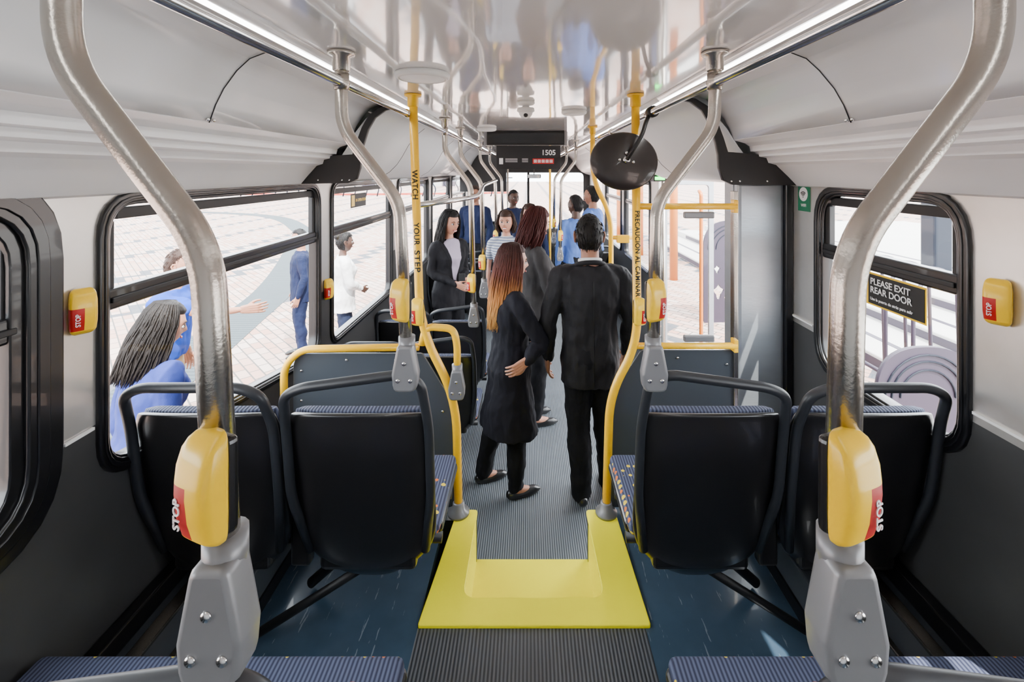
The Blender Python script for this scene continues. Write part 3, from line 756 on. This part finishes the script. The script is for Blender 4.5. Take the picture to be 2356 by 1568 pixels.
# right side
g = G('terrace_steps')
for i in range(4): box('step', (4.2+i*1.0, -4, GZ), (4.2+i*1.0+6, 16, GZ+.16*(i+1)), 'concrete', g, .02)
for i in range(4):
    box('shade_slot', (4.195+i, -3, GZ+.16*i+.02), (4.2+i, 15, GZ+.16*i+.12), 'lilac', g)  # dark strip along each riser
    box('step_groove', (4.6+i, -3, GZ+.16*(i+1)-.01), (4.68+i, 15, GZ+.16*(i+1)+.004), 'lilac', g)
g = G('steel_bollard'); box('shaft', (6.62, 7.4, GZ+.48), (6.92, 7.7, E-.42), 'bollard', g, .04); box('cap', (6.58, 7.36, E-.5), (6.96, 7.74, E-.42), 'bollard', g, .02)
g = G('bike_rack')
for i in range(5):
    y = 3.9+i*.3
    tube('rack_hoop', [(3.3, y, GZ), (3.3, y, .95), (3.5, y+.1, 1.19), (4.0, y+.05, 1.15), (4.0, y, GZ)], .016, 'lilac', g, .2, 8)
tube('rack_rail', [(3.3, 3.8, .2), (3.3, 5.2, .2)], .02, 'lilac', g)
def sculpture(x, y, w, h, rz):
    g = G('cut_metal_bench_end', (x, y, GZ), rz)
    o = rpoly([(-w, 0), (w, 0), (w, h), (-w, h)], [.05, .05, w*.95, w*.95], 10)
    holes = []
    for cx, cz, s in ((-.45, .30, .16), (.0, .22, .20), (.42, .34, .15), (-.5, .52, .09), (.3, .58, .08)):
        holes.append([(cx*w+s*w*(1+.35*math.sin(3*a))*math.cos(a), cz*h+s*w*1.3*(1+.3*math.cos(4*a))*math.sin(a)) for a in [k*math.pi/12 for k in range(24)]])
    plate('cut_plate', [o]+holes, 'XZ', 0, .03, 'lilac', g)
    for r in (.55, .72, .85):
        v, f = sweepd([(w*r*math.cos(a), -.02, h-w+w*r*math.sin(a)) for a in [math.pi*k/16 for k in range(17)]], .006, 6); mk('raised_scroll', v, f, 'bollard', g)
sculpture(2.62, 3.0, .33, 1.22, 0); sculpture(3.2, 7.2, .45, 1.6, .1)
g = G('bus_shelter')
for y in (10, 13, 16): tube('post', [(3.2, y, GZ), (3.2, y, 3.6)], .09, 'orange', g, n=12)
box('canopy', (2.6, 9.5, 3.6), (5.5, 16.5, 3.75), 'concrete', g)

# ------------------------------------------------------------------ people
def cat(ctrl, n=5):
    P = [Vector(c[0]) for c in ctrl]; R = [c[1] for c in ctrl]; o = []; r = []
    for i in range(len(P)-1):
        p0 = P[max(0, i-1)]; p1 = P[i]; p2 = P[i+1]; p3 = P[min(len(P)-1, i+2)]
        for k in range(n):
            t = k/n; o.append(.5*((2*p1)+(-p0+p2)*t+(2*p0-5*p1+4*p2-p3)*t*t+(-p0+3*p1-3*p2+p3)*t**3)); r.append(R[i]*(1-t)+R[i+1]*t)
    o.append(P[-1]); r.append(R[-1]); return o, r
def limb(ctrl, n=14, sub=5, rounded=True):
    p, r = cat(ctrl, sub); return sweepd(p, r, n, rounded)
def rings(L, n=28, ex=.85):
    v = []; f = []
    for z, cx, cy, rx, ry in L:
        for k in range(n):
            a = 2*math.pi*k/n; c, s = math.cos(a), math.sin(a)
            v.append(Vector((cx+rx*math.copysign(abs(c)**ex, c), cy+ry*math.copysign(abs(s)**ex, s), z)))
    for i in range(len(L)-1):
        for k in range(n): f.append((i*n+k, i*n+(k+1) % n, (i+1)*n+(k+1) % n, (i+1)*n+k))
    f.append(tuple(range(n))[::-1]); f.append(tuple((len(L)-1)*n+k for k in range(n))); return v, f
def remesh(name, ds, vox, mats, par, sm=4, disp=0., dsc=(9, 9, 4), post=None):
    v, f = merge(ds); me = bpy.data.meshes.new(name); me.from_pydata([tuple(x) for x in v], [], f)
    bm = bmesh.new(); bm.from_mesh(me); bmesh.ops.recalc_face_normals(bm, faces=bm.faces); bm.to_mesh(me); bm.free()
    ob = bpy.data.objects.new('t', me); COL.objects.link(ob)
    r = ob.modifiers.new('r', 'REMESH'); r.mode = 'VOXEL'; r.voxel_size = vox
    s = ob.modifiers.new('s', 'SMOOTH'); s.factor = .5; s.iterations = sm
    me2 = bpy.data.meshes.new_from_object(ob.evaluated_get(bpy.context.evaluated_depsgraph_get())); bpy.data.objects.remove(ob)
    if disp:
        nn = [x.normal.copy() for x in me2.vertices]
        for x, q in zip(me2.vertices, nn):
            p = Vector((x.co.x*dsc[0], x.co.y*dsc[1], x.co.z*dsc[2]))
            x.co += q*disp*(noise.noise(p)+.6*noise.noise(p*2.3)+.25*noise.noise(p*5))
    if post:
        for x in me2.vertices: x.co = post(x.co)
    me2.name = name; return obj(name, me2, mats, par, True)
MR = [(.78, .146, .105, -.01), (.90, .162, .118, -.01), (1.0, .152, .108, 0), (1.10, .148, .103, 0), (1.22, .160, .112, 0), (1.32, .172, .115, 0), (1.385, .176, .098, -.005), (1.43, .140, .08, -.01), (1.47, .075, .065, -.01)]
FR = [(.78, .150, .108, -.01), (.90, .166, .120, -.015), (1.0, .145, .105, 0), (1.08, .124, .092, 0), (1.18, .134, .102, .006), (1.27, .146, .124, .018), (1.35, .150, .100, .003), (1.41, .110, .075, -.008), (1.465, .055, .052, -.01)]
def headpt(d, k=1.0):
    x, y, z = d; t = max(0, -z); fr = max(0, y)
    px, py, pz = x*.075, y*.094, z*.118
    px *= 1-.30*t**1.5
    if y < 0: py *= 1-.45*t**1.2; py *= 1.06
    else: py *= .95+.02*t
    if fr > 0:
        nose = math.exp(-(x/.14)**2)*(max(0, 1-abs((z+.20)/.30))**.8 if z < -.20+.30 and z > -.36 else 0)
        if z < -.20: nose = math.exp(-(x/.17)**2)*max(0, 1-(-.20-z)/.13)
        py += fr*.021*nose
        py -= fr*.011*math.exp(-((abs(x)-.40)/.17)**2-((z-.03)/.11)**2)
        py += fr*.005*math.exp(-((z-.22)/.10)**2)
        py += fr*.006*math.exp(-(x/.30)**2-((z+.50)/.08)**2)
        py -= fr*.004*math.exp(-(x/.3)**2-((z+.63)/.05)**2)
        py += fr*.010*math.exp(-(x/.35)**2-((z+.84)/.14)**2)
        px += math.copysign(.004, x)*math.exp(-((abs(x)-.75)/.2)**2-((z+.15)/.15)**2)
    return Vector((px, py, pz))*k
def sph(nu=48, nv=36):
    v = []; f = []
    for j in range(nv+1):
        th = math.pi*j/nv
        for i in range(nu):
            a = 2*math.pi*i/nu; v.append((math.sin(th)*math.cos(a), math.sin(th)*math.sin(a), math.cos(th)))
    for j in range(nv):
        for i in range(nu): f.append((j*nu+i, j*nu+(i+1) % nu, (j+1)*nu+(i+1) % nu, (j+1)*nu+i))
    return v, f
SV, SF = sph()
def add_head(g, H4, skin, hair, hstyle, smile=False, hlen=.3, strands=110, seed=1):
    mk('head', [H4 @ headpt(d) for d in SV], SF, skin, g, True)
    for s in (-1, 1):
        ellip('eye', (s*.030, .0742, .003), (.0145, .011, .0088), 'eyew', g, H4, 12)
        ellip('iris', (s*.030, .0842, .003), (.0070, .003, .0075), 'iris', g, H4, 10)
        v, f = sweepd([H4 @ Vector(p) for p in ((s*.013, .088, .022), (s*.030, .088, .029), (s*.049, .075, .022))], [.0022, .0036, .0015], 6); mk('eyebrow', v, f, hair if hair != 'ombre' else 'hbrown', g, True)
        v, f = sweepd([H4 @ Vector(p) for p in ((s*.017, .083, .008), (s*.030, .087, .0135), (s*.045, .077, .008))], [.0014, .0022, .0014], 6); mk('eyelash', v, f, 'iris', g, True)
        v, f = sweepd([H4 @ Vector(p) for p in ((s*.072, .004, -.022), (s*.078, -.002, -.030), (s*.082, -.012, -.012), (s*.086, -.020, .012), (s*.083, -.012, .026), (s*.076, .002, .020), (s*.074, .006, .004))], [.006, .008, .007, .007, .007, .006, .004], 8, True); mk('ear_rim', v, f, skin, g, True)
        ellip('ear', (s*.077, -.006, -.002), (.006, .014, .024), skin, g, H4, 12)
    wl = .025 if smile else .021
    for nm, z0, zc, r in (('upper_lip', -.053, -.055, .0036), ('lower_lip', -.053, -.062 if not smile else -.070, .0042)):
        v, f = sweepd([H4 @ Vector(p) for p in ((-wl, .0815, z0+(.003 if smile else 0)), (-wl*.5, .0885, (z0+zc)/2-.002), (0, .0915, zc), (wl*.5, .0885, (z0+zc)/2-.002), (wl, .0815, z0+(.003 if smile else 0)))], [.0012, r*.85, r, r*.85, .0012], 8); mk(nm, v, f, 'lip', g, True)
    if smile: ellip('teeth', (0, .0895, -.0615), (.019, .0045, .006), 'teeth', g, H4, 12)
    # hair cap
    rnd = random.Random(seed)
    if hstyle == 'short': lim = lambda d: (d[2] > (.60 if d[1] > .35 else .60-(.35-d[1])*1.1)) or (d[1] < -.25 and d[2] > -.62) ; k = 1.085
    elif hstyle == 'bob': lim = lambda d: (d[2] > (.50 if d[1] > .45 else .50-(.45-d[1])*1.6)) or (d[1] < 0 and d[2] > -.75); k = 1.12
    else: lim = lambda d: (d[2] > (.56 if d[1] > .5 else .56-(.5-d[1])*1.7)) or (d[1] < -.05 and d[2] > -.8); k = 1.08
    keep = [lim(d) for d in SV]; V = []; idx = {}; F = []
    for q in SF:
        if all(keep[i] for i in q): F.append(q)
    cnt = {}
    for q in F:
        for i in q: cnt[i] = cnt.get(i, 0)+1
    for i in cnt:
        d = Vector(SV[i]); p = headpt(tuple(d), 1)
        edge = cnt[i] < 4 and abs(d.z) < .99
        kk = (1.0 if edge else k+.025*noise.noise(d*7))+ (.015 if d.z > .5 and not edge else 0)
        base = Vector((d.x*.075, d.y*(.094 if d.y > 0 else .0995), d.z*.118)) if d.z > -.2 else p
        idx[i] = len(V); V.append(H4 @ (base*kk))
    F2 = [tuple(idx[i] for i in q) for q in F]
    o = mk('hair', V, F2, hair, g, True)
    if hstyle in ('short', 'bun'):
        ds = []
        for s in range(420):
            d = Vector((rnd.gauss(0, 1), rnd.gauss(0, 1), rnd.gauss(0, 1))).normalized()
            if not lim(d): continue
            base = Vector((d.x*.075, d.y*(.094 if d.y > 0 else .0995), d.z*.118))*k
            if d.z < -.2: base = headpt(tuple(d), 1)*k
            dn = Vector((rnd.uniform(-.3, .3), -.2 if d.y < .3 else .2, -.9 if d.z < .7 else .1)); dn = (dn-d*dn.dot(d)).normalized()
            ds.append(sweepd([H4 @ (base*.99), H4 @ (base*1.015+dn*.012), H4 @ (base*1.015+dn*.026)], [.0022, .0022, .0006], 4))
        v, f = merge(ds); mk('hair_tufts', v, f, hair, g, True)
    def strand_set(n, L, spread, amin, nm, r=.0042):
        ds = []
        for s in range(n):
            a = math.radians(rnd.uniform(-180+amin, 180-amin)) - math.pi/2    # around, centred on back
            ca, sa = math.cos(a), math.sin(a)
            rr = .078+.014*rnd.random(); ln = L*rnd.uniform(.80, 1.0)
            wob = rnd.uniform(-.018, .018); ph = rnd.uniform(0, 6); z0 = .02
            yb = 1.12 if sa < 0 else .92
            pts = [(ca*.010+rnd.uniform(-.012, .012), sa*.03+.01, .128), (ca*rr*.62, sa*rr*.70*yb, .116), (ca*rr*.95, sa*rr*.98*yb, .072)]
            for k in range(0, 8):
                t = k/7; out = 1.05+spread*math.sin(min(1, t*1.4+.1)*math.pi/2)
                x = ca*rr*out; y = sa*rr*yb*out
                if y > .02: y = .02+(y-.02)*(1-.3*t)
                x += wob*t+.005*math.sin(ph+t*7); y += .005*math.cos(ph+t*6)
                pts.append((x*(1-.25*t*t), y-.012*t, z0-ln*t))
            ds.append(sweepd([H4 @ Vector(p) for p in pts], [r*.5, r, r*1.1]+[r*1.2]*5+[r, r*.8, r*.3], 4))
        v, f = merge(ds); mk(nm, v, f, hair, g, True)
    if hstyle == 'long': strand_set(strands*2+120, hlen, .26, 60, 'long_strands')
    if hstyle == 'bob': strand_set(260, hlen, .20, 68, 'bob_strands')
    if hstyle == 'bun':
        q = H4 @ Vector((0, -.085, .07)); ellip('bun', q, (.045, .045, .04), hair, g)
def hand(g, wrist, d, n, side, skin, vox=.0042, curl=.5):
    d = Vector(d).normalized(); n = Vector(n); n = (n-d*n.dot(d)).normalized(); s = d.cross(n)*side  # thumb side
    W = Vector(wrist); ds = []
    def P(a, b, c): return W+d*a+s*b+n*c
    for b, r0, r1 in ((-.027, .012, .013), (-.009, .014, .0145), (.009, .014, .0145), (.026, .013, .0135)):
        ds.append(limb([(P(-.03, b*.5, 0), .018), (P(.02, b*.85, 0), r0+.002), (P(.078, b, 0), r1-.002)], 8, 2))
    for b, L in ((-.030, .058), (-.010, .074), (.010, .080), (.029, .070)):
        c = curl
        ds.append(limb([(P(.07, b, 0), .0088), (P(.07+L*.45, b*1.1, L*.18*c*1.5), .0084), (P(.07+L*.75, b*1.15, L*.50*c*1.3), .0076), (P(.07+L*.90, b*1.15, L*.85*c*1.2), .0066)], 8, 3))
    ds.append(limb([(P(.012, .022, .004), .014), (P(.040, .046, .014), .0115), (P(.066, .055, .024), .0095), (P(.088, .054, .034), .0078)], 8, 3))
    remesh('hand', ds, vox, skin, g, 2)
def person(name, x, y, yaw, H, female=False, z=0., skin='skinA', top='suit', hem=.76, off=.018, shirt='shirtw', sleeve='long', pants='trous', shoe='shoe',
           hair='hblack', hstyle='short', hlen=.3, hy=0., hp=0., smile=False, arms=None, feet=None, knees=None, lean=0., collar=False, vox=.012, strands=110, hands=True, flare=.0, seed=1, flats=False):
    s = H/1.76; g = G(name, (x, y, z), yaw, s)
    arms = arms or {}; feet = feet or {}; knees = knees or {}
    R = FR if female else MR; sh = .160 if female else .184; ar = .86 if female else .97
    def W(p):
        p = Vector(p)
        if p.z > .9: p = Vector((p.x, p.y+lean*(p.z-.9), p.z-abs(lean)*.15*(p.z-.9)))
        return p
    def wd(D): return ([W(v) for v in D[0]], D[1])
    J = {}
    for k, sg in (('L', -1), ('R', 1)):
        J['e'+k] = Vector(arms.get('e'+k, (sg*(sh+.055), -.03, 1.12))); J['w'+k] = Vector(arms.get('w'+k, (sg*(sh+.055), .045, .875)))
        J['f'+k] = Vector(feet.get(k, (sg*.09, 0, 0))); 
        fx, fy = J['f'+k].x, J['f'+k].y
        J['k'+k] = Vector(knees.get(k, (sg*.085*.5+fx*.5, fy*.5+.02, .49)))
    def armc(sg, k, o, end=1.):
        e, w = J['e'+k], J['w'+k]; S = Vector((sg*sh, -.004, 1.385))
        if end < 1:
            w = S.lerp(e, .62); return [((sg*.09, -.004, 1.395), .052*ar+o), (S, .054*ar+o), (S.lerp(e, .35), .050*ar+o), (w, .047*ar+o)]
        return [((sg*.09, -.004, 1.395), .052*ar+o), (S, .054*ar+o), (S.lerp(e, .5), .047*ar+o), (e, .039*ar+o), (e.lerp(w, .4), .037*ar+o), (w, .026*ar+o*.8)]
    def legc(sg, k, o, cuff=0):
        f = J['f'+k]; kn = J['k'+k]; h = Vector((sg*.082, -.005, .90))
        L = [(h, .088+o), (h.lerp(kn, .45), .080+o), (kn, .056+o+cuff*.5), (kn.lerp(f+Vector((0, -.01, .08)), .35)+Vector((0, -.012, 0)), .052+o+cuff*.5), (f+Vector((0, -.015, .10)), .036+o+cuff)]
        if cuff: L.append((f+Vector((0, -.01, .055)), .036+o+cuff))
        return L
    # continuous body
    body = [wd(rings([(zz, 0, cy, rx-.006, ry-.006) for zz, rx, ry, cy in R]))]
    for k, sg in (('L', -1), ('R', 1)):
        body.append(wd(limb(armc(sg, k, -.003)))); body.append(limb(legc(sg, k, -.004)))
        f = J['f'+k]; body.append(limb([(f+Vector((0, -.03, .06)), .034), (f+Vector((0, .06, .035)), .03), (f+Vector((0, .13, .025)), .022)], 10, 3))
    body.append(wd(limb([((0, -.015, 1.40), .066), ((0, -.008, 1.50), .058 if not female else .046), ((0, .004, 1.58), .058 if not female else .048)])))
    remesh('body', body, .015, skin, g, 3)
    # head
    hs = 1.10
    hc = W((0, .018, 1.632))
    H4 = Matrix.Translation(hc) @ Matrix.Rotation(hy, 4, 'Z') @ Matrix.Rotation(hp, 4, 'X') @ Matrix.Scale(hs, 4)
    add_head(g, H4, skin, hair, hstyle, smile, hlen/hs, strands, seed)
    # top garment
    tr = []
    if hem < .78: 
        b = R[0]; tr.append((hem, 0, b[3], b[1]+off+flare+.012, b[2]+off+flare+.01))
        if hem < .6: tr.append(((hem+.80)/2, 0, b[3], b[1]+off+flare*.6+.01, b[2]+off+flare*.6+.01))
        tr.append((.80, 0, b[3], b[1]+off+.012, b[2]+off+.008))
    for zz, rx, ry, cy in R:
        if zz > max(hem+.03, .79): tr.append((zz, 0, cy, rx+off*(1 if zz < 1.40 else .5), ry+off*(1 if zz < 1.40 else .5)))
    parts = [wd(rings(tr))]
    for k, sg in (('L', -1), ('R', 1)):
        parts.append(wd(limb(armc(sg, k, off*.75, .5 if sleeve == 'short' else 1.))))
    to = remesh('top_garment', parts, vox, [top], g, 3, .014, (10, 10, 5))
    # trousers
    pp = [rings([(.80, 0, -.01, R[0][1]+.004, R[0][2]+.006), (.90, 0, -.012, R[1][1]+.008, R[1][2]+.006), (1.0, 0, -.005, R[2][1]+.005, R[2][2]+.004), (1.03, 0, 0, R[2][1], R[2][2])])]
    for k, sg in (('L', -1), ('R', 1)): pp.append(limb(legc(sg, k, .012, .014 if not female else .010), 16, 6, False))
    remesh('trousers', pp, vox, pants, g, 3, .012, (9, 9, 7))
    # shoes
    for k in ('L', 'R'):
        f = J['f'+k]
        D = [limb([(f+Vector((0, -.055, .045)), .034), (f+Vector((0, .0, .045)), .037), (f+Vector((0, .08, .030)), .040), (f+Vector((0, .145, .024)), .032), (f+Vector((0, .175, .020)), .018)], 14, 4)]
        if flats:
            D = [limb([(f+Vector((0, -.055, .032)), .032), (f+Vector((0, .0, .018)), .034), (f+Vector((0, .08, .020)), .036), (f+Vector((0, .13, .022)), .028), (f+Vector((0, .16, .018)), .014)], 14, 4)]
        remesh('shoe', D, .006, shoe, g, 2, 0, post=lambda c, zz=f.z: Vector((c.x, c.y, max(c.z, zz+.003))))
    if collar:
        cp = [W((.064*math.cos(a), -.010+.062*math.sin(a), 1.488-.016*math.sin(a))) for a in [2*math.pi*i/24 for i in range(25)]]
        v, f = sweepd(cp, .012, 8); mk('shirt_collar', v, f, shirt, g, True)
        cp = [W((.085*math.cos(a), -.014+.072*math.sin(a), 1.458-.03*math.sin(a))) for a in [math.pi*.95+math.pi*1.1*i/24 for i in range(25)]]
        v, f = sweepd(cp, .015, 8, True); mk('jacket_collar', v, f, top, g, True)
        # centre back seam with vent, following the cloth surface
        pts = []
        vs = [q.co for q in to.data.vertices if abs(q.co.x) < .012 and q.co.y < 0]
        for i in range(26):
            zz = hem+.01+i*(1.40-hem)/26
            c = [q for q in vs if abs(q.z-zz) < .012]
            if c: pts.append((0, min(q.y for q in c)-.0005, zz))
        v, f = sweepd(pts, .0022, 6); mk('centre_back_seam', v, f, 'ink', g, True)
    if hands:
        for k, sg in (('L', -1), ('R', 1)):
            w = W(J['w'+k]); e = W(J['e'+k]); d = Vector(arms.get('d'+k, (w-e))).normalized()
            nn = Vector(arms.get('n'+k, (-sg, .15, 0)))
            sd = 1 if (d.cross((nn-d*nn.dot(d)).normalized())).dot(Vector(arms.get('t'+k, (0, 1, .15)))) > 0 else -1
            hand(g, w+d*.022, d, nn, sd, skin)
    return g
D = math.radians
# --- aboard
person('man_in_black_suit', .39, 2.88, D(2), 1.79, skin='skinB', top='suit', hem=.74, off=.022, flare=.004, hair='hblack', hy=D(-6), collar=True, vox=.009,
       arms={'eL': (-.262, -.02, 1.12), 'wL': (-.258, .06, .87), 'eR': (.255, -.02, 1.12), 'wR': (.245, .10, .88)}, feet={'L': (-.055, -.02, 0), 'R': (.125, .06, 0)})
person('woman_in_long_black_coat', -.115, 2.95, D(-68), 1.60, True, skin='skinA', top='coat', hem=.47, off=.024, flare=.05, hair='ombre', hstyle='long', hlen=.50, hy=D(-8), hp=D(-3), vox=.009, strands=260, flats=True,
       arms={'eR': (.225, .135, 1.125), 'wR': (.245, .035, 1.02), 'dR': (-.05, -.85, -.48), 'nR': (-1, 0, 0), 'tR': (0, .4, -1), 'eL': (-.20, .06, 1.13), 'wL': (-.15, .22, 1.02)},
       feet={'R': (.07, .03, 0), 'L': (-.17, -.13, 0)}, seed=4)
person('woman_in_gray_blazer', .055, 3.80, D(-75), 1.77, True, skin='skinA', top='blazer_grey', hem=.70, hair='hauburn', hstyle='bob', hlen=.25, hy=D(8), hp=D(-12), flats=True, smile=True,
       arms={'eR': (.20, .06, 1.13), 'wR': (.14, .25, 1.04), 'eL': (-.20, .06, 1.13), 'wL': (-.10, .27, 1.05)}, seed=5)
person('woman_in_black_blazer', -.80, 4.62, D(-140), 1.68, True, skin='skinA', top='blazer_lav', hem=.75, hair='hblack', hstyle='long', hlen=.42, hy=D(10), hp=D(-10), smile=True, strands=150,
       arms={'eR': (.20, -.02, 1.12), 'wR': (.06, .22, 1.03), 'eL': (-.20, -.02, 1.12), 'wL': (-.06, .24, 1.05)}, seed=6)
person('woman_in_striped_top', -.24, 5.02, D(172), 1.64, True, skin='skinA', top='stripe', hem=.80, sleeve='short', hair='hbrown', hstyle='bob', hlen=.16, smile=True, pants='jean', seed=7)
person('woman_passenger', .02, 5.75, D(170), 1.66, True, skin='skinA', top='navy', hem=.80, hair='hbrown', hstyle='bob', hlen=.18, pants='jean', seed=8)
person('man_in_light_blue_shirt', .62, 5.9, D(20), 1.76, skin='skinC', top='lblue', hem=.80, hair='hblack', hy=D(30), collar=False, seed=9)
person('man_in_blue_shirt', .92, 6.5, D(60), 1.86, skin='skinB', top='lblue', hem=.80, hair='hblack', seed=10)
person('man_in_navy_shirt', -.85, 7.3, D(160), 1.84, skin='skinB', top='navy', hem=.80, hair='hbrown', seed=11)
person('man_in_dark_polo', -.25, 7.6, D(-150), 1.76, skin='skinC', top='navy', hem=.80, hair='hblack', seed=12)
g = G('mobile_phone'); box('body', (-.66, 4.33, 1.03), (-.60, 4.35, 1.10), 'black', g, .004)
# --- outside
person('woman_in_blue_blouse', -2.02, 2.38, D(-25), 1.67, True, z=GZ, skin='skinA', top='peri', hem=.74, off=.03, flare=.02, hair='hgrey', hstyle='long', hlen=.34, hy=D(-20), hp=D(-14), lean=.12, pants='blue', strands=260, seed=13)
person('man_in_blue_polo', -2.90, 3.62, D(-80), 1.76, z=GZ, skin='skinB', top='blue', hem=.78, off=.03, sleeve='short', hair='hbrown', pants='khaki', lean=.15,
       arms={'eR': (.22, .34, 1.30), 'wR': (.20, .60, 1.31)}, seed=14)
person('woman_in_white_blouse', -2.27, 5.6, D(-60), 1.62, True, z=GZ, skin='skinC', top='shirtw', hem=.74, off=.03, flare=.02, hair='hblack', hstyle='bun', pants='jean',
       arms={'eR': (.20, .05, 1.12), 'wR': (.10, .20, 1.02)}, seed=15)
person('man_in_navy_jacket', -2.95, 5.9, D(120), 1.62, z=GZ, skin='skinB', top='navy', hem=.76, hair='hblack', pants='navy', seed=16)

# ------------------------------------------------------------------ light, camera
w = bpy.data.worlds.new('World'); scene.world = w; w.use_nodes = True
bg = w.node_tree.nodes['Background']; bg.inputs[0].default_value = (.92, .96, 1, 1); bg.inputs[1].default_value = 14.5
sl = bpy.data.lights.new('sun', 'SUN'); sl.energy = 20; sl.angle = .01; sl.color = (1, .96, .9)
so = bpy.data.objects.new('sun', sl); so.rotation_euler = (D(28), D(20), 0); COL.objects.link(so)
cd = bpy.data.cameras.new('camera'); cam = bpy.data.objects.new('camera', cd); COL.objects.link(cam)
cam.location = (0, 0, E); cam.rotation_euler = (math.pi/2, 0, 0)
cd.sensor_width = 36; cd.sensor_fit = 'HORIZONTAL'; cd.lens = 16; cd.shift_x = -37/2356; cd.shift_y = -389/2356; cd.clip_start = .03; cd.clip_end = 300
scene.camera = cam
